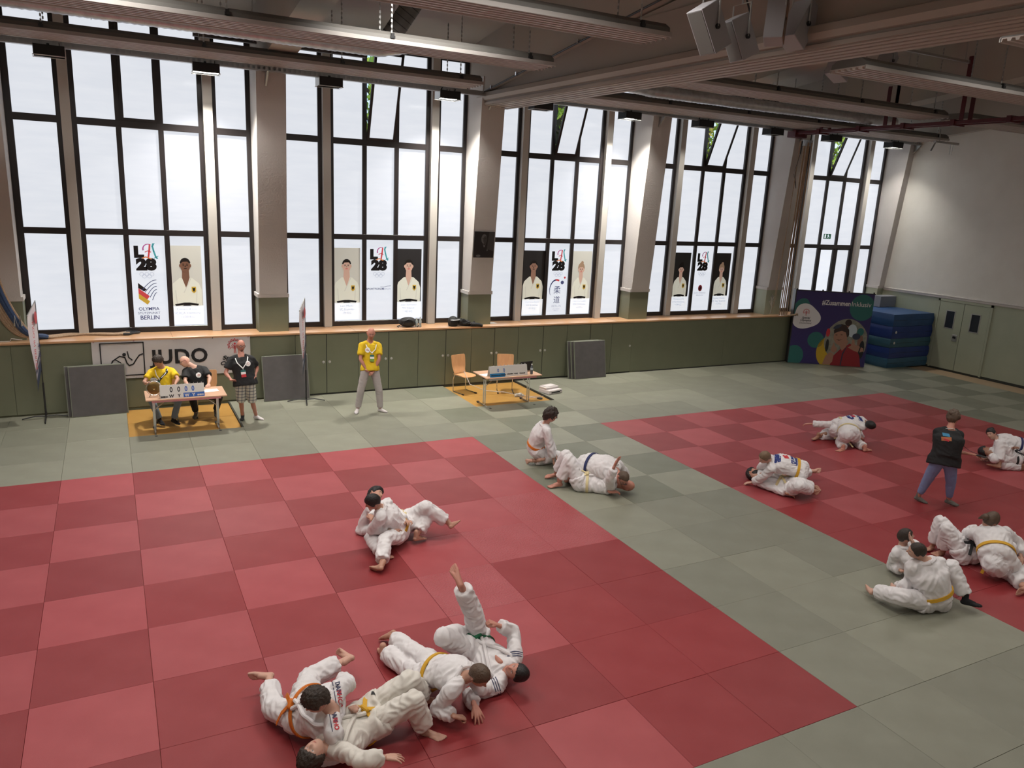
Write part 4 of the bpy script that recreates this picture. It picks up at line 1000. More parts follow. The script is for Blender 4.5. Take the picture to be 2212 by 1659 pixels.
def portrait(cx, label, lines, bg, skin, hair, style, crop=True):
    w = .325; T = poster(cx - w, cx + w, 1.60, 3.28, label); h = .84
    pf(T, 'print_sheet', [(-w, -h), (w, -h), (w, -.44), (-w, -.44)], F_w, 1)
    pf(T, 'photo_backdrop', [(-w, -.44), (w, -.44), (w, h), (-w, h)], bg, 1)
    u = .0 if style != 'w' else .0; hy = .42 if style == 'm' else .34; sc = 1 if style == 'm' else .82
    sh = hy - .28 * sc
    pf(T, 'jacket_print', [(-.30 * sc, -.44), (-.285 * sc - .02, sh - .24), (-.26 * sc, sh - .10), (-.12 * sc, sh + .02), (.12 * sc, sh + .02), (.26 * sc, sh - .10), (.285 * sc + .02, sh - .24), (.30 * sc, -.44)], F_gi, 2)
    pf(T, 'sleeve_shade', [(-.20 * sc, -.44), (-.22 * sc, -.1), (-.205 * sc, -.1), (-.18 * sc, -.44)], F_gs, 3); pf(T, 'sleeve_shade', [(.20 * sc, -.44), (.22 * sc, -.1), (.205 * sc, -.1), (.18 * sc, -.44)], F_gs, 3)
    pf(T, 'neck_print', [(-.065 * sc, hy - .05), (-.075 * sc, sh + .02), (0, sh - .20), (.075 * sc, sh + .02), (.065 * sc, hy - .05)], skin, 3)
    pf(T, 'lapel_shade', [(.115 * sc, sh + .02), (-.04, sh - .30), (-.06, sh - .30), (.095 * sc, sh + .02)], F_gs, 3.4)
    pf(T, 'belt_print', [(-.24 * sc, -.40), (-.05, -.37), (.05, -.37), (.24 * sc, -.40), (.22 * sc, -.44), (.06, -.42), (.1, -.44), (-.1, -.44), (-.06, -.42), (-.22 * sc, -.44)], F_k, 4)
    if style == 'w': pf(T, 'hair_print', disc2(0, hy + .05, .105, .145, 24), hair, 3.6); pf(T, 'hair_bun', disc2(.02, hy + .19, .045, .045, 16), hair, 3.7)
    for s in (-1, 1): pf(T, 'ear_print', disc2(s * .10 * sc, hy, .02, .035, 10), skin, 3.8)
    pf(T, 'face_print', disc2(0, hy, .098 * sc, .14 * sc, 28), skin, 4)
    a = [(.104 * sc * math.cos(math.radians(q)), hy + .05 * sc + .115 * sc * math.sin(math.radians(q))) for q in range(0, 181, 15)]
    pf(T, 'hair_print', a + [(-.085 * sc, hy + .045), (-.05, hy + .085 * sc), (.05, hy + .09 * sc), (.085 * sc, hy + .045)], hair, 5)
    for s in (-1, 1):
        pf(T, 'eye_print', disc2(s * .038 * sc, hy + .012, .018, .008, 12), F_h, 5); pf(T, 'brow_print', [(s * .018, hy + .034), (s * .060 * sc, hy + .036), (s * .060 * sc, hy + .042), (s * .018, hy + .042)], F_h, 5)
    pf(T, 'nose_print', [(-.012, hy - .028), (.012, hy - .028), (.004, hy + .01), (-.004, hy + .01)], F_s3 if skin is F_s2 else F_h, 5)
    pf(T, 'mouth_print', disc2(0, hy - .062 * sc, .034 * sc, .008, 12), F_rd if skin is F_s2 else F_h, 5)
    px = .15 * sc
    pf(T, 'badge_print', [(px - .045, sh - .17), (px + .045, sh - .17), (px + .045, sh - .27), (px, sh - .31), (px - .045, sh - .27)], F_au, 4); pf(T, 'badge_eagle', [(px - .03, sh - .19), (px, sh - .2), (px + .03, sh - .19), (px + .02, sh - .25), (px, sh - .28), (px - .02, sh - .25)], F_k, 5)
    for k, s in enumerate(lines): ptx(T, s, 0, -.535 - .085 * k, .075, F_gray)
    return T
def rings(T, x, z, r):
    b = MB()
    for (a, c_) in ((-1.15, 0), (0, 0), (1.15, 0), (-.57, -.55), (.57, -.55)): ring2(b, x + a * r * 2, z + c_ * r * 1.9, r, r * .16)
    b.v = [tuple(face_y(0, -.012, 0) @ Vector(v)) for v in b.v]; b.build('five_rings', F_gray, T)
def la(T):
    ptx(T, 'L', -.135, .60, .30, F_k, bold=.022, sx=1.15); ptx(T, '28', .0, .34, .31, F_k, bold=.024, sx=1.16)
    b = MB()
    def arc(cx_, cz_, r, a0, a1, w0, w1, mi, n=14):
        for q in range(n):
            t0, t1 = q / n, (q + 1) / n
            A0, A1 = math.radians(a0 + (a1 - a0) * t0), math.radians(a0 + (a1 - a0) * t1); W0 = w0 + (w1 - w0) * t0; W1 = w0 + (w1 - w0) * t1
            b.add([(cx_ + (r - W0) * math.cos(A0), cz_ + (r - W0) * math.sin(A0), 0), (cx_ + r * math.cos(A0), cz_ + r * math.sin(A0), 0), (cx_ + r * math.cos(A1), cz_ + r * math.sin(A1), 0), (cx_ + (r - W1) * math.cos(A1), cz_ + (r - W1) * math.sin(A1), 0)], [(0, 1, 2, 3)], mi)
    arc(.05, .76, .11, 60, 195, .012, .03, 0)
    poly_strip(b, [(.085, .85), (.07, .72), (.05, .60)], .034, 1); poly_strip(b, [(-.01, .70), (.04, .725), (.10, .70)], .016, 1)
    poly_strip(b, [(-.06, .575), (0, .60), (.06, .575), (.1, .56)], .024, 2); poly_strip(b, [(.155, .87), (.135, .82), (.155, .72), (.19, .60), (.215, .57)], .034, 3)
    poly_strip(b, [(.13, .86), (.18, .88)], .012, 3); poly_strip(b, [(.16, .575), (.235, .62)], .014, 3)
    b.v = [tuple(face_y(0, -.022, 0) @ Vector(v)) for v in b.v]; b.build('ornate_letter_a', [F_mg, F_rd, F_or, F_tl], T)
    rings(T, 0, .24, .042)
def centre(cx, label): 
    return poster(cx - .33, cx + .33, 1.60, 3.28, label)
def c1(cx):
    T = centre(cx, 'window print with L A 28 mark above a striped Olympia Stützpunkt Berlin logo'); la(T)
    for k, (m, z) in enumerate(((F_k, .06), (F_rd, -.05), (F_au, -.16))):
        pf(T, 'flag_stripe', [(-.18, z), (-.18, z - .11), (-.02 + .0 * k - (0 if k else .05), z - .24 + (.0 if k else .06)), (.03 - (0 if k else .05), z - .17 + (.0 if k else .03))], m, 3)
    b = MB()
    for k in range(5):
        r = .36 - k * .0; cxx = .20; P = []
        for q in range(9):
            t = q / 8; x = -.10 + k * .045 + (.27 - k * .045) * t; z = -.08 - k * .055 + (.20 - k * .012) * math.sin(t * math.pi / 2) ; P.append((x, z - .0))
        poly_strip(b, P, .013, 0)
    b.v = [tuple(face_y(0, -.012, 0) @ Vector(v)) for v in b.v]; b.build('track_lines', F_n, T)
    ptx(T, 'OLYMPIA', 0, -.52, .098, F_n, bold=.0015, sx=.98); ptx(T, 'STÜTZPUNKT', 0, -.60, .068, F_n, sx=1.0); ptx(T, 'BERLIN', .01, -.715, .125, F_n, bold=.0018, sx=.95)
def c2(cx):
    T = centre(cx, 'window print with L A 28 mark above small Sportforum Berlin lettering'); la(T)
    ptx(T, 'SPORTFORUM', -.09, -.14, .068, F_n, bold=.001); ptx(T, 'BERLIN', .20, -.14, .062, F_gray)
    b = MB(); poly_strip(b, [(.04, -.07), (.12, -.075), (.2, -.055), (.30, -.05)], .008); b.v = [tuple(face_y(0, -.012, 0) @ Vector(v)) for v in b.v]; b.build('swoosh', F_n, T)
def c3(cx):
    T = centre(cx, 'window print with L A 28 mark above brush judo characters'); la(T)
    b = MB(); P = [(-.03 + .20 * math.cos(math.radians(a)) - .0, -.20 + .27 * math.sin(math.radians(a))) for a in range(70, 215, 10)]
    for k in range(len(P) - 1): poly_strip(b, [P[k], P[k + 1]], .045 - .0025 * k, 1 if k < 3 else 0)
    b.add([(x, y, 0) for x, y in disc2(.15, .0, .05, n=18)], [tuple(range(18))], 0); b.add([(x, y, 0) for x, y in disc2(.22, .13, .03, n=14)], [tuple(range(14))], 1)
    b.v = [tuple(face_y(0, -.012, 0) @ Vector(v)) for v in b.v]; b.build('brush_arc', [F_n, F_rd], T)
    ptx(T, '柔', 0, -.28, .23, F_n); ptx(T, '道', 0, -.54, .21, F_n); ptx(T, 'BERLIN', 0, -.66, .08, F_gray, spacing=1.2); ptx(T, 'JUDO-VERBAND', 0, -.72, .03, F_gray); ptx(T, 'BERLIN E.V.', 0, -.76, .03, F_gray)
def c4(cx):
    T = centre(cx, 'window print with L A 28 mark above a small dark red disc'); la(T)
    pf(T, 'red_disc', disc2(0, -.20, .075, .095, 24), film('film_dark_red', (.20, .01, .02), .3), 3); pf(T, 'disc_figure', [(-.04, -.22), (0, -.15), (.045, -.19), (.02, -.25), (-.02, -.26)], F_k, 4)
    ptx(T, 'JUDO-VERBAND', 0, -.36, .06, F_gray); ptx(T, 'BERLIN E.V.', 0, -.43, .055, F_gray)
B1, B2, B3, B4 = -7.96, -2.96, 2.04, 6.92
portrait(B1 + 3.28, 'pane print of a brown-skinned judoka on pale ground, left of the first pillar', ('Losseni Kone', 'SCALA Hamburg', '+100 KG'), F_bgl, F_s1, F_h, 'm')
c1(B1 + 2.53)
portrait(B2 + 1.77, 'pane print of a pale judoka with fringe on pale ground', ('Levi Märkl', 'SC Bushido', '-73 KG'), F_bgl, F_s2, F_h, 'm')
c2(B2 + 2.55)
portrait(B2 + 3.30, 'pane print of a dark-haired judoka on charcoal above the backpack', ('Lasse Schriever', 'TH Eilbeck', '-90 KG'), F_bgd, F_s2, F_h, 'm')
portrait(B3 + 1.76, 'pane print of a short-haired judoka on charcoal right of the portrait pillar', ('Vladimir Stark', 'KK Kantow', '-81 KG'), F_bgd, F_s3, F_h, 'm')
c3(B3 + 2.51)
portrait(B3 + 3.24, 'pane print of a fair-haired woman in judo suit on pale ground', ('Viktoria Folger', 'SFK Shidosha', '-63 KG'), F_bgl, F_s2, F_hb, 'w')
portrait(B4 + 1.80, 'pane print of a dark-haired woman on charcoal, left of the red disc logo', ('Renée Lucht', 'HTG Hamburg', '+78 KG'), F_bgd, F_s2, F_h, 'w')
c4(B4 + 2.58)
portrait(B4 + 3.34, 'pane print of a long-haired woman on charcoal, right of the red disc logo', ('Annika Würfel', "VfK 'Bau' Rostock", '-52 KG'), F_bgd, F_s2, F_hb, 'w')
# emergency exit pictogram
T = thing('exit_sign', 'small green escape route pictogram on the far right bay', 'sign', (14.56, YP, 3.86))
MB().box(-.16, .16, -.012, 0, -.08, .08).build('sign_plate', film('exit_green', (.01, .10, .05), .3), T)
b = MB(); b.add([(-.13, 0, -.06), (-.07, 0, -.06), (-.07, 0, .06), (-.13, 0, .06)], [(0, 1, 2, 3)])
for P in ([(.02, .04), (.04, 0), (.0, -.03), (-.02, -.06)], [(.04, 0), (.08, -.03), (.07, -.06)], [(.0, .02), (.05, .03), (.08, .0)]):
    bb = MB(); poly_strip(bb, P, .014); b.add([(x, 0, y) for x, y, z in bb.v], bb.f)
b.add([(x, 0, y) for x, y in disc2(.03, .055, .012, n=10)], [tuple(range(10))]); b.v = [(x, -.014, z) for x, y, z in b.v]
b.build('running_figure', F_w, T)
# dark portrait on the pier
T = thing('portrait_picture', 'dark old photograph of a bald man in a robe, hung on the pillar', 'picture', (2.03, 4.10, 3.45)); T.rotation_euler = (math.atan(-.075) * -1, 0, 0)
M_ph = mat('photo_black', (.012, .012, .013), .4); M_phg = mat('photo_grey', (.13, .13, .13), .5); M_phm = mat('photo_midgrey', (.05, .05, .05), .5)
MB().box(-.27, .27, 0, .012, -.315, .315).build('picture_panel', M_ph, T)
def pq(nm, pts, m, d): MB().add([(x, -.001 * d, z) for x, z in pts], [tuple(range(len(pts)))]).build(nm, m, T)
pq('photo_light', [(.08, -.1), (.265, -.16), (.265, .31), (.12, .31)], M_phm, 1); pq('photo_head', disc2(-.01, .14, .075, .115, 24), M_phg, 2); pq('photo_face_shade', disc2(.02, .12, .05, .09, 18), M_phm, 3)
for s in (-1, 1): pq('photo_eye', disc2(-.01 + s * .03, .15, .016, .007, 10), M_ph, 4)
pq('photo_collar', [(-.04, .04), (0, -.02), (.04, .04), (.02, -.06), (-.01, -.06)], M_phg, 3); pq('photo_hands', disc2(-.14, -.27, .06, .03, 16), M_phg, 3); pq('photo_crest', disc2(.09, -.13, .016, .02, 12), M_phg, 3)
PJ = {
 'scarf_top': (0.97, (-0.78, 0.119, -0.55), {'pel': (-4.870, -7.275, 0.228), 'neck': (-4.727, -7.675, 0.450), 'head': (-4.860, -7.705, 0.607), 'sL': (-4.760, -7.833, 0.372), 'sR': (-4.632, -7.541, 0.547), 'eL': (-4.734, -7.798, 0.124), 'eR': (-4.495, -7.330, 0.416), 'wL': (-4.875, -7.661, 0.027), 'wR': (-4.506, -7.093, 0.328), 'hL': (-4.889, -7.376, 0.209), 'hR': (-4.840, -7.198, 0.275), 'kL': (-5.089, -7.013, 0.134), 'kR': (-4.723, -6.801, 0.199), 'aL': (-5.049, -6.615, 0.168), 'aR': (-4.334, -6.686, 0.223), 'tL': (-5.225, -6.544, 0.193), 'tR': (-4.392, -6.513, 0.226), 'fL': (-4.956, -7.545, 0.116), 'fR': (-4.409, -6.979, 0.263)}),
 'scarf_bottom': (0.97, (-0.248, -0.266, 0.9), {'pel': (-4.406, -7.522, 0.162), 'neck': (-4.800, -7.806, 0.221), 'head': (-4.950, -7.926, 0.297), 'sL': (-4.763, -7.632, 0.226), 'sR': (-4.713, -7.963, 0.270), 'eL': (-4.554, -7.458, 0.171), 'eR': (-4.650, -8.209, 0.353), 'wL': (-4.525, -7.613, 0.361), 'wR': (-4.426, -8.139, 0.256), 'hL': (-4.354, -7.433, 0.176), 'hR': (-4.390, -7.621, 0.152), 'kL': (-3.991, -7.496, 0.419), 'kR': (-4.055, -7.757, 0.403), 'aL': (-3.800, -7.365, 0.102), 'aR': (-3.926, -7.709, 0.041), 'tL': (-3.671, -7.291, 0.012), 'tR': (-3.800, -7.835, 0.014), 'fL': (-4.529, -7.460, 0.312), 'fR': (-4.264, -8.165, 0.222)}),
 'prone': (0.97, (0.352, -0.517, -0.6), {'pel': (-3.675, -7.202, 0.243), 'neck': (-3.533, -7.640, 0.417), 'head': (-3.474, -7.807, 0.526), 'sL': (-3.423, -7.511, 0.377), 'sR': (-3.694, -7.715, 0.372), 'eL': (-3.303, -7.502, 0.143), 'eR': (-3.776, -7.596, 0.132), 'wL': (-3.127, -7.380, 0.042), 'wR': (-3.675, -7.815, 0.172), 'hL': (-3.632, -7.109, 0.239), 'hR': (-3.752, -7.255, 0.216), 'kL': (-3.693, -6.701, 0.168), 'kR': (-3.797, -6.857, 0.101), 'aL': (-3.759, -6.313, 0.112), 'aR': (-3.914, -6.477, 0.093), 'tL': (-3.827, -6.177, 0.017), 'tR': (-3.883, -6.320, 0.014), 'fL': (-2.990, -7.337, 0.011), 'fR': (-3.531, -7.796, 0.101)}),
 'legup': (1.0, (-0.625, -0.016, 0.55), {'pel': (-3.074, -6.834, 0.159), 'neck': (-2.968, -7.314, 0.124), 'head': (-2.919, -7.502, 0.216), 'sL': (-3.089, -7.439, 0.078), 'sR': (-2.808, -7.244, 0.188), 'eL': (-3.377, -7.423, 0.050), 'eR': (-2.713, -7.011, 0.323), 'wL': (-3.433, -7.664, 0.111), 'wR': (-2.924, -7.036, 0.462), 'hL': (-3.126, -6.925, 0.154), 'hR': (-2.989, -6.785, 0.172), 'kL': (-3.462, -6.961, 0.412), 'kR': (-3.113, -6.872, 0.572), 'aL': (-3.140, -6.743, 0.270), 'aR': (-3.293, -6.941, 0.933), 'tL': (-3.127, -6.604, 0.147), 'tR': (-3.330, -6.825, 1.087), 'fL': (-3.420, -7.803, 0.015), 'fR': (-3.064, -7.015, 0.545)}),
 'pair_front': (1.0, (-0.735, 0.208, -0.45), {'pel': (-2.867, -3.997, 0.179), 'neck': (-3.184, -4.083, 0.555), 'head': (-3.300, -4.160, 0.718), 'sL': (-3.221, -4.265, 0.527), 'sR': (-3.043, -3.965, 0.584), 'eL': (-3.302, -4.111, 0.301), 'eR': (-3.138, -3.789, 0.378), 'wL': (-3.052, -4.188, 0.306), 'wR': (-3.273, -4.001, 0.412), 'hL': (-2.906, -4.090, 0.167), 'hR': (-2.861, -3.902, 0.142), 'kL': (-3.209, -4.378, 0.264), 'kR': (-3.280, -4.030, 0.160), 'aL': (-3.362, -4.721, 0.100), 'aR': (-3.247, -4.437, 0.086), 'tL': (-3.464, -4.588, 0.020), 'tR': (-3.099, -4.365, 0.013), 'fL': (-2.887, -4.186, 0.292), 'fR': (-3.238, -3.845, 0.455)}),
 'pair_back': (1.0, (0.531, -0.496, 0.2), {'pel': (-2.757, -3.799, 0.163), 'neck': (-3.157, -3.707, 0.448), 'head': (-3.074, -3.531, 0.538), 'sL': (-3.083, -3.877, 0.483), 'sR': (-3.193, -3.592, 0.305), 'eL': (-2.845, -3.842, 0.327), 'eR': (-3.283, -3.532, 0.048), 'wL': (-2.821, -4.094, 0.339), 'wR': (-3.151, -3.739, 0.118), 'hL': (-2.698, -3.726, 0.188), 'hR': (-2.791, -3.890, 0.178), 'kL': (-2.514, -3.998, 0.460), 'kR': (-2.405, -3.948, 0.372), 'aL': (-2.198, -4.103, 0.211), 'aR': (-2.680, -4.110, 0.117), 'tL': (-2.033, -4.022, 0.183), 'tR': (-2.521, -4.054, 0.040), 'fL': (-2.812, -4.248, 0.397), 'fR': (-3.022, -3.641, 0.086)}),
 'kneeler': (1.0, (0.89, -0.343, -0.1), {'pel': (0.376, -1.815, 0.292), 'neck': (0.465, -1.986, 0.763), 'head': (0.516, -2.078, 0.950), 'sL': (0.506, -1.812, 0.712), 'sR': (0.416, -2.159, 0.703), 'eL': (0.600, -1.953, 0.459), 'eR': (0.478, -2.193, 0.425), 'wL': (0.665, -2.072, 0.228), 'wR': (0.567, -2.180, 0.185), 'hL': (0.431, -1.741, 0.241), 'hR': (0.352, -1.912, 0.272), 'kL': (0.821, -1.894, 0.125), 'kR': (0.716, -1.847, 0.062), 'aL': (0.425, -1.995, 0.137), 'aR': (0.312, -1.903, 0.098), 'tL': (0.384, -1.827, 0.070), 'tR': (0.273, -1.735, 0.030), 'fL': (0.718, -2.069, 0.071), 'fR': (0.610, -2.123, 0.036)}),
 'blue_bottom': (1.03, (-0.581, -0.039, 0.7), {'pel': (0.552, -3.152, 0.134), 'neck': (0.970, -3.458, 0.150), 'head': (1.124, -3.616, 0.144), 'sL': (0.817, -3.577, 0.159), 'sR': (1.063, -3.302, 0.218), 'eL': (0.681, -3.736, 0.363), 'eR': (1.098, -3.011, 0.204), 'wL': (0.686, -3.824, 0.608), 'wR': (1.293, -2.835, 0.223), 'hL': (0.475, -3.208, 0.102), 'hR': (0.599, -3.072, 0.175), 'kL': (0.325, -3.064, 0.494), 'kR': (0.425, -2.797, 0.477), 'aL': (0.214, -2.988, 0.094), 'aR': (0.372, -2.617, 0.098), 'tL': (0.041, -2.926, 0.015), 'tR': (0.205, -2.537, 0.038), 'fL': (0.779, -3.819, 0.763), 'fR': (1.422, -2.726, 0.207)}),
 'blue_top': (1.05, (-0.139, -0.49, -0.6), {'pel': (0.740, -2.993, 0.343), 'neck': (0.964, -3.468, 0.371), 'head': (0.958, -3.689, 0.325), 'sL': (1.088, -3.333, 0.428), 'sR': (0.837, -3.579, 0.283), 'eL': (1.304, -3.283, 0.237), 'eR': (0.782, -3.366, 0.079), 'wL': (1.417, -3.160, 0.035), 'wR': (0.806, -3.632, 0.082), 'hL': (0.798, -2.906, 0.344), 'hR': (0.682, -3.071, 0.306), 'kL': (0.850, -2.504, 0.141), 'kR': (0.753, -2.681, 0.087), 'aL': (0.500, -2.734, 0.232), 'aR': (0.412, -2.943, 0.106), 'tL': (0.493, -2.552, 0.161), 'tR': (0.490, -2.783, 0.029), 'fL': (1.295, -3.286, 0.014), 'fR': (0.977, -3.666, 0.082)}),
 'patch_top': (1.0, (-0.757, 0.275, -0.5), {'pel': (3.901, -4.619, 0.408), 'neck': (3.508, -4.321, 0.504), 'head': (3.326, -4.349, 0.615), 'sL': (3.398, -4.456, 0.436), 'sR': (3.644, -4.196, 0.506), 'eL': (3.384, -4.278, 0.214), 'eR': (3.681, -3.994, 0.309), 'wL': (3.399, -4.073, 0.063), 'wR': (3.804, -3.827, 0.162), 'hL': (3.836, -4.680, 0.369), 'hR': (3.975, -4.565, 0.443), 'kL': (3.944, -4.405, 0.063), 'kR': (4.166, -4.265, 0.198), 'aL': (4.336, -4.515, 0.044), 'aR': (4.578, -4.277, 0.187), 'tL': (4.348, -4.699, 0.023), 'tR': (4.761, -4.312, 0.200), 'fL': (3.292, -3.954, 0.021), 'fR': (3.892, -3.718, 0.075)}),
 'beard_bottom': (1.0, (0.534, -0.161, 0.7), {'pel': (3.716, -4.523, 0.129), 'neck': (3.576, -4.049, 0.107), 'head': (3.631, -3.841, 0.110), 'sL': (3.723, -3.954, 0.161), 'sR': (3.459, -4.193, 0.104), 'eL': (3.692, -4.232, 0.208), 'eR': (3.534, -4.470, 0.076), 'wL': (3.939, -4.191, 0.164), 'wR': (3.569, -4.725, 0.073), 'hL': (3.795, -4.457, 0.136), 'hR': (3.691, -4.616, 0.102), 'kL': (3.667, -4.836, 0.289), 'kR': (3.531, -4.960, 0.302), 'aL': (4.046, -4.765, 0.148), 'aR': (3.903, -4.880, 0.147), 'tL': (4.226, -4.776, 0.103), 'tR': (4.077, -4.896, 0.087), 'fL': (4.096, -4.140, 0.153), 'fR': (3.718, -4.757, 0.014)}),
 'far_top': (1.0, (0.756, -0.387, -0.4), {'pel': (6.956, -2.761, 0.350), 'neck': (7.355, -3.038, 0.481), 'head': (7.312, -3.248, 0.486), 'sL': (7.473, -2.895, 0.479), 'sR': (7.219, -3.151, 0.426), 'eL': (7.722, -2.857, 0.341), 'eR': (7.292, -2.901, 0.309), 'wL': (7.859, -2.689, 0.204), 'wR': (7.374, -2.664, 0.263), 'hL': (7.025, -2.690, 0.363), 'hR': (6.884, -2.801, 0.292), 'kL': (7.233, -2.411, 0.110), 'kR': (7.156, -2.565, 0.062), 'aL': (6.845, -2.541, 0.121), 'aR': (6.752, -2.495, 0.075), 'tL': (6.940, -2.397, 0.055), 'tR': (6.573, -2.521, 0.038), 'fL': (7.699, -2.725, 0.212), 'fR': (7.396, -2.512, 0.203)}),
 'far_bottom': (1.0, (0.763, 0.395, -0.3), {'pel': (6.831, -3.171, 0.318), 'neck': (7.151, -2.793, 0.399), 'head': (7.366, -2.769, 0.387), 'sL': (6.972, -2.755, 0.371), 'sR': (7.312, -2.855, 0.334), 'eL': (6.865, -2.493, 0.320), 'eR': (7.548, -2.837, 0.173), 'wL': (6.716, -2.279, 0.286), 'wR': (7.401, -3.038, 0.121), 'hL': (6.731, -3.185, 0.315), 'hR': (6.929, -3.185, 0.315), 'kL': (6.937, -2.909, 0.063), 'kR': (7.239, -3.029, 0.064), 'aL': (6.661, -3.214, 0.044), 'aR': (7.067, -3.402, 0.063), 'tL': (6.478, -3.221, 0.015), 'tR': (7.246, -3.411, 0.018), 'fL': (6.642, -2.135, 0.245), 'fR': (7.542, -2.967, 0.072)}),
 'woman': (0.93, (0.94, 0.192, -0.1), {'pel': (5.571, -5.955, 0.847), 'neck': (5.674, -5.891, 1.320), 'head': (5.770, -5.851, 1.492), 'sL': (5.543, -5.781, 1.260), 'sR': (5.812, -5.970, 1.239), 'eL': (5.628, -5.768, 1.008), 'eR': (5.774, -5.971, 0.973), 'wL': (5.638, -6.005, 0.998), 'wR': (5.906, -6.185, 0.967), 'hL': (5.498, -5.907, 0.800), 'hR': (5.631, -6.021, 0.805), 'kL': (5.572, -5.743, 0.443), 'kR': (5.809, -5.982, 0.449), 'aL': (5.599, -5.618, 0.084), 'aR': (5.938, -5.928, 0.094), 'tL': (5.659, -5.766, 0.014), 'tR': (6.026, -6.062, 0.029), 'fL': (5.788, -6.026, 0.977), 'fR': (5.893, -6.336, 0.984)}),
 'smiler': (0.93, (-0.894, -0.103, -0.15), {'pel': (9.544, -5.002, 0.336), 'neck': (9.214, -4.683, 0.412), 'head': (9.063, -4.632, 0.531), 'sL': (9.088, -4.784, 0.348), 'sR': (9.383, -4.656, 0.442), 'eL': (9.197, -4.670, 0.135), 'eR': (9.571, -4.814, 0.339), 'wL': (8.974, -4.721, 0.073), 'wR': (9.808, -4.802, 0.339), 'hL': (9.470, -5.050, 0.297), 'hR': (9.639, -5.011, 0.339), 'kL': (9.815, -5.097, 0.109), 'kR': (10.015, -4.995, 0.198), 'aL': (10.181, -5.154, 0.040), 'aR': (10.382, -5.073, 0.126), 'tL': (10.343, -5.193, 0.012), 'tR': (10.548, -5.097, 0.086), 'fL': (8.851, -4.635, 0.044), 'fR': (9.952, -4.755, 0.369)}),
 'dark_bottom': (1.0, (0.802, -0.186, 0.5), {'pel': (9.099, -5.150, 0.196), 'neck': (8.641, -4.961, 0.253), 'head': (8.740, -4.769, 0.252), 'sL': (8.798, -4.889, 0.313), 'sR': (8.512, -5.086, 0.217), 'eL': (9.068, -4.983, 0.286), 'eR': (8.792, -5.039, 0.181), 'wL': (8.955, -5.162, 0.425), 'wR': (8.908, -4.826, 0.100), 'hL': (9.194, -5.129, 0.178), 'hR': (9.007, -5.177, 0.163), 'kL': (8.763, -5.121, 0.093), 'kR': (8.758, -5.005, 0.466), 'aL': (9.125, -5.282, 0.041), 'aR': (8.583, -5.149, 0.126), 'tL': (9.303, -5.303, 0.012), 'tR': (8.482, -4.991, 0.085), 'fL': (8.854, -5.271, 0.496), 'fR': (8.744, -4.815, 0.099)}),
 'boy_back': (1.0, (-0.642, 0.609, -0.1), {'pel': (2.455, -8.062, 0.144), 'neck': (2.321, -7.948, 0.610), 'head': (2.166, -7.938, 0.759), 'sL': (2.147, -7.926, 0.546), 'sR': (2.487, -8.032, 0.579), 'eL': (2.268, -7.849, 0.299), 'eR': (2.646, -7.902, 0.377), 'wL': (2.025, -7.897, 0.242), 'wR': (2.395, -7.927, 0.385), 'hL': (2.361, -8.037, 0.105), 'hR': (2.542, -8.086, 0.097), 'kL': (1.953, -7.992, 0.228), 'kR': (2.693, -7.686, 0.065), 'aL': (1.991, -7.603, 0.102), 'aR': (2.287, -7.686, 0.112), 'tL': (2.065, -7.439, 0.060), 'tR': (2.400, -7.548, 0.061), 'fL': (2.096, -7.770, 0.164), 'fR': (2.235, -7.936, 0.421)}),
 'boy_hand': (0.97, (0.71, -0.476, 0.2), {'pel': (2.987, -7.685, 0.154), 'neck': (2.935, -7.245, 0.350), 'head': (2.878, -7.293, 0.545), 'sL': (3.104, -7.217, 0.284), 'sR': (2.760, -7.288, 0.319), 'eL': (2.964, -7.429, 0.395), 'eR': (2.864, -7.193, 0.081), 'wL': (2.788, -7.451, 0.567), 'wR': (2.762, -7.413, 0.130), 'hL': (3.081, -7.672, 0.161), 'hR': (2.913, -7.744, 0.160), 'kL': (2.787, -7.835, 0.405), 'kR': (2.801, -8.001, 0.468), 'aL': (3.026, -7.601, 0.188), 'aR': (2.839, -8.220, 0.134), 'tL': (3.108, -7.480, 0.084), 'tR': (2.924, -8.401, 0.100), 'fL': (2.679, -7.446, 0.684), 'fR': (2.915, -7.405, 0.086)}),
 'ponytail_top': (1.03, (0.894, 0.103, -0.3), {'pel': (3.941, -7.893, 0.325), 'neck': (4.266, -7.543, 0.522), 'head': (4.147, -7.604, 0.697), 'sL': (4.085, -7.495, 0.466), 'sR': (4.406, -7.682, 0.520), 'eL': (4.252, -7.281, 0.352), 'eR': (4.626, -7.784, 0.347), 'wL': (4.511, -7.237, 0.377), 'wR': (4.432, -7.927, 0.251), 'hL': (3.847, -7.906, 0.258), 'hR': (4.030, -7.939, 0.276), 'kL': (4.241, -7.936, 0.065), 'kR': (4.423, -7.931, 0.078), 'aL': (3.987, -8.273, 0.080), 'aR': (4.157, -8.262, 0.104), 'tL': (3.799, -8.277, 0.054), 'tR': (4.321, -8.257, 0.014), 'fL': (4.675, -7.204, 0.349), 'fR': (4.278, -7.995, 0.259)}),
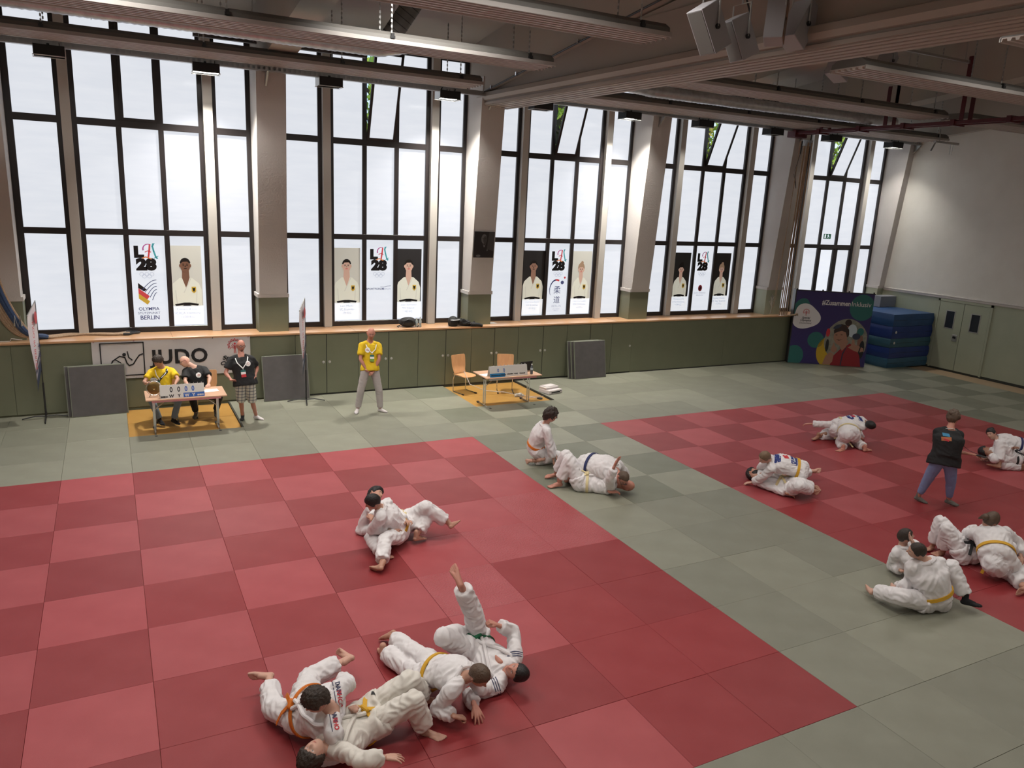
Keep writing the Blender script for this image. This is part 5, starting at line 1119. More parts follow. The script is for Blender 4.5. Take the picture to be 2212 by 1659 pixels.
 'ponytail_bottom': (1.0, (0.358, 0.041, 0.9), {'pel': (4.121, -7.395, 0.130), 'neck': (4.597, -7.466, 0.260), 'head': (4.811, -7.477, 0.292), 'sL': (4.469, -7.597, 0.240), 'sR': (4.688, -7.309, 0.251), 'eL': (4.365, -7.846, 0.329), 'eR': (4.433, -7.219, 0.339), 'wL': (4.161, -7.898, 0.474), 'wR': (4.276, -7.382, 0.455), 'hL': (4.029, -7.419, 0.099), 'hR': (4.186, -7.323, 0.163), 'kL': (3.889, -7.212, 0.448), 'kR': (4.051, -7.008, 0.445), 'aL': (4.010, -7.138, 0.064), 'aR': (4.076, -6.940, 0.044), 'tL': (3.827, -7.129, 0.046), 'tR': (3.894, -6.972, 0.036), 'fL': (4.051, -7.846, 0.585), 'fR': (4.439, -7.356, 0.440)}),
 'desk_yellow': (0.98, (-0.564, -0.553, -0.6), {'pel': (-5.344, 3.037, 0.520), 'neck': (-5.332, 3.141, 1.006), 'head': (-5.393, 3.034, 1.177), 'sL': (-5.158, 3.113, 0.949), 'sR': (-5.510, 3.148, 0.949), 'eL': (-5.065, 2.877, 0.832), 'eR': (-5.663, 2.971, 0.796), 'wL': (-5.146, 2.649, 0.769), 'wR': (-5.639, 2.722, 0.817), 'hL': (-5.287, 2.960, 0.498), 'hR': (-5.396, 3.106, 0.471), 'kL': (-5.096, 2.585, 0.479), 'kR': (-5.563, 2.719, 0.474), 'aL': (-5.197, 2.631, 0.092), 'aR': (-5.445, 2.691, 0.092), 'tL': (-5.091, 2.505, 0.014), 'tR': (-5.382, 2.539, 0.014), 'fL': (-5.234, 2.515, 0.789), 'fR': (-5.573, 2.594, 0.891)}),
 'desk_bald': (0.98, (-0.94, -0.192, -0.35), {'pel': (-4.679, 3.054, 0.499), 'neck': (-4.730, 3.145, 0.986), 'head': (-4.894, 3.207, 1.103), 'sL': (-4.546, 3.113, 0.934), 'sR': (-4.898, 3.168, 0.915), 'eL': (-4.477, 2.873, 0.809), 'eR': (-4.933, 2.939, 0.756), 'wL': (-4.532, 2.638, 0.743), 'wR': (-4.885, 2.696, 0.721), 'hL': (-4.611, 2.989, 0.463), 'hR': (-4.740, 3.117, 0.450), 'kL': (-4.341, 2.666, 0.456), 'kR': (-4.835, 2.707, 0.451), 'aL': (-4.391, 2.900, 0.132), 'aR': (-4.768, 2.927, 0.121), 'tL': (-4.392, 2.749, 0.032), 'tR': (-4.822, 2.791, 0.015), 'fL': (-4.560, 2.479, 0.727), 'fR': (-4.837, 2.543, 0.741)}),
 'plaid': (0.97, (0.125, -0.961, -0.05), {'pel': (-3.912, 2.166, 0.866), 'neck': (-3.950, 2.282, 1.346), 'head': (-3.942, 2.344, 1.546), 'sL': (-3.771, 2.252, 1.294), 'sR': (-4.129, 2.297, 1.288), 'eL': (-3.643, 2.375, 1.081), 'eR': (-4.260, 2.230, 1.054), 'wL': (-3.722, 2.178, 0.956), 'wR': (-4.181, 2.019, 0.950), 'hL': (-3.827, 2.133, 0.820), 'hR': (-4.005, 2.171, 0.827), 'kL': (-3.775, 2.276, 0.432), 'kR': (-3.978, 2.320, 0.437), 'aL': (-3.683, 2.449, 0.087), 'aR': (-3.934, 2.517, 0.094), 'tL': (-3.544, 2.359, 0.014), 'tR': (-3.974, 2.352, 0.036), 'fL': (-3.804, 2.042, 0.973), 'fR': (-4.089, 2.148, 0.923)}),
 'yellow_man': (1.04, (-0.187, -0.914, -0.25), {'pel': (-1.403, 2.186, 0.975), 'neck': (-1.373, 2.308, 1.494), 'head': (-1.361, 2.254, 1.710), 'sL': (-1.188, 2.280, 1.438), 'sR': (-1.561, 2.264, 1.460), 'eL': (-1.220, 2.128, 1.185), 'eR': (-1.615, 2.160, 1.189), 'wL': (-1.339, 2.111, 0.945), 'wR': (-1.501, 2.069, 0.963), 'hL': (-1.306, 2.175, 0.930), 'hR': (-1.503, 2.169, 0.941), 'kL': (-1.207, 2.185, 0.494), 'kR': (-1.585, 2.237, 0.508), 'aL': (-1.153, 2.253, 0.076), 'aR': (-1.617, 2.343, 0.096), 'tL': (-1.032, 2.114, 0.021), 'tR': (-1.710, 2.194, 0.015), 'fL': (-1.470, 2.010, 0.899), 'fR': (-1.377, 2.139, 0.866)}),
}
# ================= people =================
def cone(mb, p0, r0, p1, r1, n=12, mi=0, flat=1.0, hem=False):
    p0 = Vector(p0); p1 = Vector(p1); d = p1 - p0
    if d.length < 1e-4: d = Vector((0, 0, 1e-3)); p1 = p0 + d
    u = d.normalized(); P = []; R = []
    for a in (-80, -50, -22): P.append(p0 + u * r0 * math.sin(math.radians(a))); R.append(r0 * math.cos(math.radians(a)))
    for q in range(0, 4): P.append(p0.lerp(p1, q / 3)); R.append(r0 + (r1 - r0) * q / 3)
    if hem: P.append(p1 + u * .004); R.append(r1 * .98)
    for a in () if hem else (22, 50, 80): P.append(p1 + u * r1 * math.sin(math.radians(a))); R.append(r1 * math.cos(math.radians(a)))
    mb.tube(P, R, n, mi, True, flat)
def ellipsoid(mb, c, rx, ry, rz, M=None, n=14, m=9):
    pr_ = [(max(1e-3, math.cos(a)), math.sin(a)) for a in [math.radians(-86 + 172 * k / m) for k in range(m + 1)]]
    T_ = Matrix.Translation(c) @ (M or Matrix.Identity(4)) @ Matrix.Diagonal((rx, ry, rz, 1))
    mb.lathe([(r, z) for r, z in pr_], n=n, M=T_)
def remesh(mb, voxel, smooth=3, fac=.5):
    me = mb.mesh('tmp', [])
    o = bpy.data.objects.new('tmp', me); COL.objects.link(o)
    md = o.modifiers.new('r', 'REMESH'); md.mode = 'VOXEL'; md.voxel_size = voxel
    dg = bpy.context.evaluated_depsgraph_get(); dg.update()
    out = bpy.data.meshes.new_from_object(o.evaluated_get(dg))
    COL.objects.unlink(o); bpy.data.objects.remove(o); bpy.data.meshes.remove(me)
    bm = bmesh.new(); bm.from_mesh(out)
    for _ in range(smooth): bmesh.ops.smooth_vert(bm, verts=bm.verts, factor=fac, use_axis_x=True, use_axis_y=True, use_axis_z=True)
    bm.to_mesh(out); bm.free()
    out.polygons.foreach_set('use_smooth', [True] * len(out.polygons))
    return out
def sstep(a, b, x):
    t = min(1, max(0, (x - a) / (b - a))); return t * t * (3 - 2 * t)
def lerp_tab(tab, x):
    for (a, va), (b, vb) in zip(tab[:-1], tab[1:]):
        if x <= b: return va + (vb - va) * max(0, (x - a)) / (b - a)
    return tab[-1][1]
def head_point(n):
    x, y, z = n
    px, py, pz = x * .077, y * .097, z * .120
    if z < 0:
        t = -z; px *= 1 - .20 * t * t
        if y < 0: py *= 1 - .35 * t
        else: py += .010 * t
    g = lambda cx, cz, sx, sz: math.exp(-((x - cx) / sx) ** 2 - ((z - cz) / sz) ** 2)
    if y > 0:
        k = 0
        k += .024 * math.exp(-(x / .13) ** 2) * (sstep(.16, -.16, z) if z > -.16 else sstep(-.30, -.18, z)) * (1 if z > -.32 else 0)
        k -= .009 * (g(-.36, .06, .17, .10) + g(.36, .06, .17, .10))
        k += .004 * (g(-.3, .21, .25, .06) + g(.3, .21, .25, .06))
        k += .006 * g(0, -.42, .26, .05) + .006 * g(0, -.52, .22, .045) - .003 * g(0, -.465, .3, .02)
        k += .009 * g(0, -.80, .30, .14)
        k += .004 * (g(-.48, -.2, .2, .16) + g(.48, -.2, .2, .16))
        py += k * max(0, y) ** .5
    e = math.exp(-((y + .06) / .10) ** 2 - ((z + .02) / .20) ** 2) * sstep(.75, .95, abs(x))
    px += (1 if x > 0 else -1) * .017 * e; py -= .010 * e
    return Vector((px, py, pz))
def ico(sub):
    bm = bmesh.new(); bmesh.ops.create_icosphere(bm, subdivisions=sub, radius=1); bm.verts.ensure_lookup_table()
    v = [v.co.normalized() for v in bm.verts]; f = [tuple(q.index for q in fc.verts) for fc in bm.faces]; bm.free(); return v, f
ICO5 = ico(5); ICO4 = ico(4)
HEADV = [head_point(n) for n in ICO5[0]]
HEADC = []
for n_ in ICO5[0]:
    x, y, z = n_; lip = dark = wh = 0
    if y > .3:
        lip = math.exp(-(x / .20) ** 4 - ((z + .47) / .065) ** 4)
        for s in (-1, 1):
            ex = (x - s * .36) / .15; ez = (z - .055) / .045
            wh = max(wh, math.exp(-(ex ** 4 + ez ** 4)))
            dark = max(dark, math.exp(-(((x - s * .35) / .055) ** 4 + ((z - .055) / .05) ** 4)), .9 * math.exp(-(((x - s * .36) / .17) ** 4 + ((z - .105) / .018) ** 4)), .85 * math.exp(-(((x - s * .37) / .20) ** 4 + ((z - .225 + .03 * abs(x - s * .3)) / .035) ** 4)))
        dark = max(dark, .6 * math.exp(-(x / .20) ** 4 - ((z + .465) / .012) ** 4))
    if math.exp(-((y + .05) / .05) ** 2 - ((z + .02) / .08) ** 2) * (abs(x) > .85): lip = max(lip, .3)
    HEADC.append((lip, dark, wh, 1))
HAIRLINE = [(0, .52), (.55, .48), (.95, .33), (1.25, .02), (1.45, -.12), (1.62, .16), (1.9, .02), (2.3, -.38), (3.15, -.52)]
def hair_mesh(style, seed, fine):
    V, F = ICO5 if fine else ICO4
    T_, nz, low, cut = {'short': (.009, .35, 0, 0), 'thick': (.022, .45, -.03, 0), 'curly': (.042, 1.0, -.02, 0), 'crop': (.0055, .25, .03, 0), 'fringe': (.024, .5, -.10, -.16), 'flat': (.013, .3, .0, .02), 'wild': (.028, .8, -.12, -.05)}[style]
    vs = []
    for n in V:
        p = head_point(n); yaw = math.atan2(abs(n.x), n.y)
        z0 = lerp_tab(HAIRLINE, yaw) + low + (cut if yaw < .9 else 0) + .05 * noise.noise(n * 6 + Vector((seed, 0, 0)))
        m = sstep(z0 - .05, z0 + .06, n.z)
        fr = 14 if style != 'curly' else 9
        tuft = noise.noise(Vector((n.x * fr, n.y * fr * .45, n.z * fr * .45)) + Vector((seed, 3, 1)))
        t = T_ * (1 + nz * tuft) * (1 + .35 * max(0, n.z))
        q = Vector((p.x / .9, p.y / 1.0, p.z)).normalized()
        vs.append(p + q * (t * m - .007 * (1 - m)))
    me = bpy.data.meshes.new('hair'); me.from_pydata(vs, [], F); me.polygons.foreach_set('use_smooth', [True] * len(F)); return me
def hand_lib(c, spread=6, thumb=0):
    b = MB(); c = math.radians(c); kn = [(-.031, .083, .073), (-.011, .090, .081), (.011, .087, .075), (.031, .078, .058)]
    for i, (x, y, L) in enumerate(kn):
        cone(b, (x * .55, .012, 0), .017, (x, y, 0), .0125)
        a = 0; p = Vector((x, y, 0)); sp = math.radians((i - 1.5) * spread)
        for q, (l, r0, r1) in enumerate(((.44, .0105, .0095), (.31, .0093, .0085), (.25, .0083, .0072))):
            a += c * (.7 if q == 0 else 1.0)
            d = Vector((math.sin(sp) * math.cos(a), math.cos(sp) * math.cos(a), -math.sin(a))) * L * l
            cone(b, p, r0, p + d, r1, 8); p = p + d
    cone(b, (0, -.03, 0), .025, (0, .02, 0), .024, flat=.8)
    t = math.radians(thumb)
    cone(b, (-.016, .015, -.004), .017, (-.046, .052, -.012), .0135); cone(b, (-.046, .052, -.012), .0115, (-.060 + .03 * thumb / 60, .088, -.018 - .02 * thumb / 60), .0095)
    return remesh(b, .0042, 2, .4)
def foot_lib(toes=True):
    b = MB()
    cone(b, (0, 0, .05), .036, (0, -.006, -.015), .036); cone(b, (0, -.025, -.040), .031, (0, .02, -.045), .030)
    cone(b, (0, .0, -.02), .036, (-.006, .085, -.043), .030); cone(b, (0, .02, -.045), .029, (-.022, .120, -.052), .022); cone(b, (0, .02, -.045), .027, (.026, .108, -.054), .019)
    if toes:
        for x, y0, x1, y1, r in ((-.028, .125, -.026, .180, .0145), (-.006, .128, -.003, .178, .0105), (.010, .122, .014, .168, .010), (.024, .114, .029, .156, .0095), (.036, .100, .042, .140, .009)):
            cone(b, (x, y0, -.056), r * 1.15, (x1, y1, -.060), r, 8)
    else:
        cone(b, (-.012, .11, -.052), .026, (-.012, .155, -.056), .019); cone(b, (.012, .11, -.052), .022, (.018, .135, -.056), .017)
    b.v = [(x, y, max(z, -.072)) for x, y, z in b.v]
    return remesh(b, .0048, 2, .4)
HANDS = {'open': hand_lib(9, 7), 'relax': hand_lib(26, 4, 10), 'fist': hand_lib(78, 0, 60), 'spread': hand_lib(14, 13)}
FOOT = foot_lib(True); SOCKF = foot_lib(False)
def mesh_arrays(me, M, mirror=False):
    vs = [M @ (Vector((-v.co.x, v.co.y, v.co.z)) if mirror else v.co) for v in me.vertices]
    fs = [tuple(reversed(p.vertices)) if mirror else tuple(p.vertices) for p in me.polygons]
    return vs, fs
def skin_mat(name, c):
    m = mat(name, c, .5, spec=.35); t = m.node_tree; b = t.nodes['Principled BSDF']
    at = t.nodes.new('ShaderNodeAttribute'); at.attribute_name = 'features'; sp = t.nodes.new('ShaderNodeSeparateColor'); t.links.new(at.outputs['Color'], sp.inputs[0])
    prev = None
    for i, (col) in enumerate((tuple((c[0] * .85, c[1] * .45, c[2] * .45)), (.55, .52, .50), (.03, .018, .012))):
        mx = t.nodes.new('ShaderNodeMix'); mx.data_type = 'RGBA'
        t.links.new(sp.outputs[[0, 2, 1][i]], mx.inputs['Factor'])
        if prev is None: mx.inputs['A'].default_value = (*c, 1)
        else: t.links.new(prev, mx.inputs['A'])
        mx.inputs['B'].default_value = (*col, 1); prev = mx.outputs['Result']
    t.links.new(prev, b.inputs['Base Color'])
    b.inputs['Subsurface Weight'].default_value = .08; b.inputs['Subsurface Radius'].default_value = (.02, .008, .004)
    return m
SK = {'fair': skin_mat('skin_fair', (.56, .33, .25)), 'mid': skin_mat('skin_medium', (.47, .26, .185)), 'ruddy': skin_mat('skin_ruddy', (.50, .23, .17)), 'tan': skin_mat('skin_tan', (.34, .18, .12))}
HM = {'dark': mat('hair_dark', (.022, .014, .010), .55, (.04, .026, .018), 30, .4, .6, 120), 'black': mat('hair_black', (.010, .008, .008), .5, bump=.5, bscale=120), 'brown': mat('hair_brown', (.075, .045, .028), .55, (.11, .07, .045), 30, .4, .5, 120), 'fair': mat('hair_light_brown', (.15, .095, .055), .55, (.20, .13, .08), 30, .4, .5, 120), 'grey': mat('hair_grey', (.20, .15, .12), .6)}
M_gi = mat('judo_gi_cotton', (.76, .735, .735), .85, (.70, .675, .68), 9, .5, .35, 240)
M_gi2 = mat('judo_gi_cream', (.72, .68, .62), .85, (.66, .63, .57), 9, .5, .35, 240)
BELT = {'yellow': mat('belt_yellow', (.60, .33, .02), .7), 'orange': mat('belt_orange', (.62, .16, .01), .7), 'green': mat('belt_green', (.01, .14, .06), .7), 'navy': mat('belt_navy', (.012, .02, .09), .7), 'cream': mat('belt_cream', (.65, .55, .30), .7), 'black': M_blk2, 'purple': mat('belt_navy2', (.02, .02, .10), .7)}
M_yshirt = mat('yellow_shirt', (.70, .48, .008), .8, (.64, .43, .006), 5, .5); M_bshirt = mat('black_shirt', (.012, .012, .013), .85, bump=.2, bscale=100); M_jean = mat('pale_jeans', (.19, .25, .31), .8, (.23, .29, .35), 8, .5, .3, 200); M_jean2 = mat('blue_leggings', (.19, .26, .46), .8, (.22, .29, .50), 8, .5, .3, 200); M_grey = mat('light_grey_trousers', (.46, .42, .41), .85, (.42, .385, .375), 5, .5); M_blktr = mat('black_trousers', (.014, .014, .016), .85)
M_sockb = mat('black_sock', (.012, .012, .014), .9); M_sockw = mat('white_sock', (.60, .56, .56), .9); M_sockg = mat('grey_sock', (.13, .125, .11), .9)
def plaid_mat():
    m = mat('plaid_cotton', (.6, .6, .55), .85); t = m.node_tree; b = t.nodes['Principled BSDF']
    tc = t.nodes.new('ShaderNodeTexCoord'); prev = None
    mx = None
    for i, (d, s) in enumerate((('X', 4.6), ('Z', 4.6))):
        w = t.nodes.new('ShaderNodeTexWave'); w.bands_direction = d; w.inputs['Scale'].default_value = s; t.links.new(tc.outputs['Object'], w.inputs[0])
        r = t.nodes.new('ShaderNodeValToRGB'); r.color_ramp.interpolation = 'LINEAR'
        r.color_ramp.elements[0].position = .0; r.color_ramp.elements[0].color = (.20, .22, .32, 1); r.color_ramp.elements[1].position = .32; r.color_ramp.elements[1].color = (1, 1, 1, 1)
        t.links.new(w.outputs[0], r.inputs[0])
        q = t.nodes.new('ShaderNodeMix'); q.data_type = 'RGBA'; q.blend_type = 'MULTIPLY'; q.inputs['Factor'].default_value = .8
        if prev is None: q.inputs['A'].default_value = (.62, .60, .53, 1)
        else: t.links.new(prev, q.inputs['A'])
        t.links.new(r.outputs[0], q.inputs['B']); prev = q.outputs['Result']
    t.links.new(prev, b.inputs['Base Color']); return m
M_plaid = plaid_mat()

TOR = [(-.12, .10, .085), (-.02, .155, .112), (.10, .158, .112), (.28, .142, .104), (.45, .150, .110), (.62, .162, .115), (.78, .170, .108), (.90, .140, .085), (.99, .075, .062), (1.06, .050, .052)]
class Body:
    def __init__(s, pid):
        S, face, J = PJ[pid]; s.S = S; s.face = Vector(face).normalized()
        base = Vector(J['pel']); base.z = 0; s.base = base
        s.J = {k: Vector(v) - base for k, v in J.items()}
        J = s.J; s.rp = (J['hR'] - J['hL']).normalized(); s.rs = (J['sR'] - J['sL']).normalized()
        s.pel = J['pel'].copy(); s.nk = J['neck'].copy()
        mid = (J['sL'] + J['sR']) / 2
        s.nk = s.nk + (J['head'] - J['neck']).normalized() * .012; s.top = s.nk.lerp(mid, .10)
        ax = (s.top - s.pel); s.ax = ax
        f = ax.normalized().cross((s.rp + s.rs).normalized())
        s.fw = -f if False else f
        if s.fw.dot(s.face) < -.25: print('  check facing', pid, round(s.fw.dot(s.face), 2))
    def frame(s, t):
        c = s.pel.lerp(s.top, t) - s.fw * (.03 * math.sin(max(0, min(1, t)) * math.pi))
        r = s.rp.lerp(s.rs, max(0, min(1, t))).normalized(); u = s.ax.normalized(); r = (r - u * r.dot(u)).normalized(); f = u.cross(r)
        return c, r, f, u
    skirt = 0
    def rad(s, t, inf, fat):
        if s.skirt and t < .12:
            k = 1 + (fat - 1); q = lerp_tab([(-.6, 1.12), (.12, 1.0)], t); return .172 * s.S * k * q + inf, .124 * s.S * (1 + (fat - 1) * .6) * q + inf
        w = lerp_tab([(a, b) for a, b, c in TOR], t); d = lerp_tab([(a, c) for a, b, c in TOR], t)
        k = 1 + (fat - 1) * (1 if t < .8 else .3)
        return w * s.S * k + inf, d * s.S * k * (1.0 + (fat - 1) * .5) + inf
    def P(s, t, th, inf, fat):
        c, r, f, u = s.frame(t); w, d = s.rad(t, inf, fat)
        return c + r * w * math.sin(th) + f * d * math.cos(th)
    def torso(s, mb, inf, fat, t0=-.15, t1=1.06):
        n = 20; ts = [q for q in (-.5, -.42, -.34, -.27, -.20, -.14, -.08, -.02, .06, .14, .22, .32, .42, .52, .62, .72, .82, .90, .96, 1.02, 1.06) if t0 <= q <= t1]
        vs = []; fs = []
        for t in ts:
            for k in range(n):
                a = 2 * math.pi * k / n; vs.append(s.P(t, a, inf, fat))
        for i in range(len(ts) - 1):
            for k in range(n): k2 = (k + 1) % n; fs.append((i * n + k, i * n + k2, (i + 1) * n + k2, (i + 1) * n + k))
        fs.append(tuple(range(n))); fs.append(tuple((len(ts) - 1) * n + k for k in range(n)))
        mb.add(vs, fs)
def lim(mb, a, b, c, r0, r1, r2, f1=1.0, hem=False):
    cone(mb, a, r0, b, r1); e = b.lerp(c, f1); cone(mb, b, r1, e, r2, 16 if hem else 12, hem=hem)
def cloth(mb, vox, amp, seed, minz=.004):
    me = remesh(mb, vox, 2, .5)
    off = Vector((seed * 3.1, seed, 0))
    nr = [v.normal.copy() for v in me.vertices]
    E1 = Euler((.4 + seed, 1.1, .3)).to_matrix(); E2 = Euler((1.9, .2 + seed, 2.2)).to_matrix()
    for v, n in zip(me.vertices, nr):
        p = v.co + off
        w_ = noise.noise_vector(p * 2.6) * .10
        q1 = E1 @ (p + w_); q2 = E2 @ (p - w_)
        a = 1 - abs(noise.noise(Vector((q1.x * 5, q1.y * 19, q1.z * 11)))) * 3.4
        b = 1 - abs(noise.noise(Vector((q2.x * 5, q2.y * 21, q2.z * 12)))) * 3.4
        k = .5 + .5 * max(-1, min(1, noise.noise(p * 5 + Vector((9, 9, 9))) * 3))
        v.co += n * (amp * (max(-.9, a) * k + max(-.9, b) * (1 - k)))
        if v.co.z < minz: v.co.z = minz
    me.update(); return me
def orient(y, zhint):
    y = y.normalized(); z = (zhint - y * zhint.dot(y))
    if z.length < 1e-3: z = Vector((0, 0, 1)) - y * y.z + Vector((.01, 0, 0))
    z.normalize(); x = y.cross(z)
    return Matrix((x, y, z)).transposed().to_4x4()
def decal(parent, B, target, me, M, material, name, nrm, lift=.004):
    """lays a flat mesh on the cloth below it"""
    bv = BVHTree.FromPolygons([v.co for v in target.vertices], [tuple(p.vertices) for p in target.polygons])
    me.transform(M); nrm = nrm.normalized()
    for v in me.vertices:
        h = bv.ray_cast(v.co + nrm * .3, -nrm, .7)
        if h[0] is not None: v.co = h[0] + nrm * lift
    me.materials.clear(); me.materials.append(material); return link(name, me, parent)
def person(pid, label, skin='mid', hair=('short', 'dark'), top='gi', belt='yellow', bottom='gi', fat=1.0, hands=('relax', 'relax'), feet=('bare', 'bare'), fine=False, gm=None, lean=0, palm=(None, None), cuff=.80, glasses=False, beard=False, extra=None, group=None, vox=.015, neckv=True):
    B = Body(pid); J = B.J; S = B.S; fat_ = fat
    seed = sum(map(ord, pid)) % 97
    # --- skin body
    mb = MB(); B.torso(mb, -.004, fat)
    for L in 'LR':
        cone(mb, B.nk.lerp(J['s' + L], .35), .06 * S, J['s' + L], .054 * S)
        lim(mb, J['s' + L], J['e' + L], J['w' + L], .050 * S * fat ** .5, .037 * S, .026 * S)
        lim(mb, J['h' + L], J['k' + L], J['a' + L], .080 * S * fat ** .5, .052 * S, .037 * S)
        cone(mb, J['k' + L].lerp(J['a' + L], .15) , .050 * S, J['k' + L].lerp(J['a' + L], .45), .050 * S)
        cone(mb, J['e' + L], .037 * S, J['e' + L].lerp(J['w' + L], .35), .041 * S)
    up = (J['head'] - J['neck']).normalized()
    hz = Matrix.Identity(4); hy = B.face
    Hm = orient(hy, up) if abs(hy.dot(up)) < .93 else orient(hy, B.ax)
    hs = S * (1.0 if S > .9 else 1.03)
    Hm = Matrix.Translation(J['head']) @ Hm @ Matrix.Scale(hs, 4)
    cone(mb, B.nk - up * .02, .062 * S, J['head'] + (Hm.to_3x3() @ Vector((0, -.018, -.05))), .054 * S)
    if top == 'gi' and neckv:
        cone(mb, B.P(.92, 0, .016, fat), .030 * S, B.P(.74, 0, .024, fat), .016 * S)
    sk = remesh(mb, .016, 3)
    vs, fs = mesh_arrays(sk, Matrix.Identity(4)); bpy.data.meshes.remove(sk)
    col = [(0, 0, 0, 1)] * len(vs)
    def joinarr(v2, f2, c2=None):
        o = len(vs); vs.extend(v2); fs.extend(tuple(i + o for i in f) for f in f2); col.extend(c2 or [(0, 0, 0, 1)] * len(v2))
    joinarr([Hm @ v for v in HEADV], ICO5[1], [(a, b, c, 1) for a, b, c, d in HEADC])
    for i, L in enumerate('LR'):
        d = J['f' + L] - J['w' + L]
        z = palm[i] and Vector(palm[i]) or Vector((0, 0, 1)) + B.face * .01
        if not palm[i] and abs(d.normalized().z) > .85: z = -B.fw if d.z < 0 else B.fw * -1
        Mh = Matrix.Translation(J['w' + L]) @ orient(d, z) @ Matrix.Scale(S, 4)
        joinarr(*mesh_arrays(HANDS[hands[i]], Mh, mirror=(L == 'L')))
        t = J['t' + L] - J['a' + L]; shin = J['k' + L] - J['a' + L]
        if J['t' + L].z < .04 and J['a' + L].z < .095: shin = shin * .15 + Vector((0, 0, 1)) * shin.length
        y = t.normalized(); zz = (shin - y * shin.dot(y)).normalized(); y2 = (y * math.cos(.30) + zz * math.sin(.30))
        Mf = Matrix.Translation(J['a' + L]) @ orient(y2, shin) @ Matrix.Scale(S, 4)
        sock = feet[i] != 'bare'
        if not sock: joinarr(*mesh_arrays(FOOT, Mf, mirror=(L == 'L')))
        J['Mf' + L] = Mf
    vs = [Vector((v.x, v.y, max(v.z, .002 - B.base.z))) if B.base.z == 0 else v for v in vs]
    me = bpy.data.meshes.new('person'); me.from_pydata(vs, [], fs); me.materials.append(SK[skin]); me.polygons.foreach_set('use_smooth', [True] * len(fs))
    ca = me.color_attributes.new('features', 'FLOAT_COLOR', 'POINT'); ca.data.foreach_set('color', [c for q in col for c in q])
    o = link('person', me, None, label, 'person', group); o.location = B.base
    # --- hair
    if hair:
        hm = hair_mesh(hair[0], seed, fine); hm.transform(Hm); hm.materials.append(HM[hair[1]]); link('hair', hm, o)
        if len(hair) > 2:
            b = MB()
            if hair[2] == 'bun': ellipsoid(b, (0, -.085, .085), .045, .042, .04)
            if hair[2] == 'pony': ellipsoid(b, (-.03, -.115, .02), .045, .05, .04); cone(b, (-.05, -.12, 0), .03, (-.08, -.11, -.05), .012)
            if hair[2] == 'topbun': ellipsoid(b, (0, -.06, .13), .05, .045, .035)
            m_ = remesh(b, .006, 1); m_.transform(Hm); m_.materials.append(HM[hair[1]]); link('hair_bun', m_, o)
    if beard:
        V, F = ICO4; bv = []
        for n in V:
            p = head_point(n); m_ = sstep(-.28, -.42, n.z) * (sstep(-.15, .15, n.y) if beard != 'goatee' else sstep(.42, .25, abs(n.x)) * (n.y > 0) * sstep(-.58, -.68, n.z)) * (1 - .9 * math.exp(-(n.x / .2) ** 4 - ((n.z + .47) / .06) ** 4))
            bv.append(p + n * (.008 * m_ * (1 + .4 * noise.noise(n * 12)) - .006 * (1 - m_)))
        bm_ = bpy.data.meshes.new('beard'); bm_.from_pydata(bv, [], F); bm_.transform(Hm); bm_.materials.append(HM[hair[1] if hair else 'brown']); bm_.polygons.foreach_set('use_smooth', [True] * len(F)); link('beard', bm_, o)
    if glasses:
        b = MB()
        for s in (-1, 1):
            b.tube([(s * .033 + .024 * math.cos(a), .108, .007 + .017 * math.sin(a)) for a in [k * .5236 for k in range(13)]], .0028, 5)
            b.tube([(s * .057, .106, .010), (s * .078, .06, .010), (s * .082, -.015, .008)], .0028, 5)
        b.tube([(-.010, .110, .01), (.010, .110, .01)], .0028, 5)
        b.v = [tuple(Hm @ Vector(v)) for v in b.v]; b.build('glasses', M_black, o)
    # --- clothes
    J_ = MB(); g = M_gi if gm is None else gm
    jm = None
    if top == 'gi':
        B.torso(J_, .020, fat * 1.03, t1=1.02)
        for L in 'LR':
            cone(J_, B.nk.lerp(J['s' + L], .45), .070 * S, J['s' + L], .074 * S)
            lim(J_, J['s' + L], J['e' + L], J['w' + L], .074 * S * fat ** .4, .066 * S, .068 * S, .74, True)
            kd = J['h' + L].lerp(J['k' + L], .30)
            cone(J_, J['h' + L], .114 * S * fat ** .7, kd, .126 * S * fat ** .6, 18, hem=True)
            side = (J['h' + L] - J['pel']).normalized()
            cone(J_, J['h' + L] + side * .02, .10 * S, J['h' + L].lerp(J['k' + L], .40) + side * .045 - B.fw * .015, .082 * S, 14, hem=True)
        jm = cloth(J_, vox * .85 if fine else vox, .011, seed); jm.materials.append(g); jo = link('jacket', jm, o)
        b = MB()
        for s in (-1, 1):
            pts = [B.P(t, s * math.radians(th), .034 - .004 * (t < .2), fat * 1.03) for t, th in ((1.0, 180), (1.0, 130), (.99, 95), (.965, 70), (.90, 48), (.80, 32), (.66, 20), (.50, 9), (.34, -2), (.2, -9))]
            cc = []
            for i in range(len(pts) - 1):
                p0 = pts[max(0, i - 1)]; p1 = pts[i]; p2 = pts[i + 1]; p3 = pts[min(len(pts) - 1, i + 2)]
                for q in range(3):
                    t = q / 3; cc.append(.5 * ((2 * p1) + (p2 - p0) * t + (2 * p0 - 5 * p1 + 4 * p2 - p3) * t * t + (3 * p1 - p0 - 3 * p2 + p3) * t ** 3))
            cc.append(pts[-1])
            b.tube(cc, .019 * S, 8)
        b.build('collar', g, jo, True)
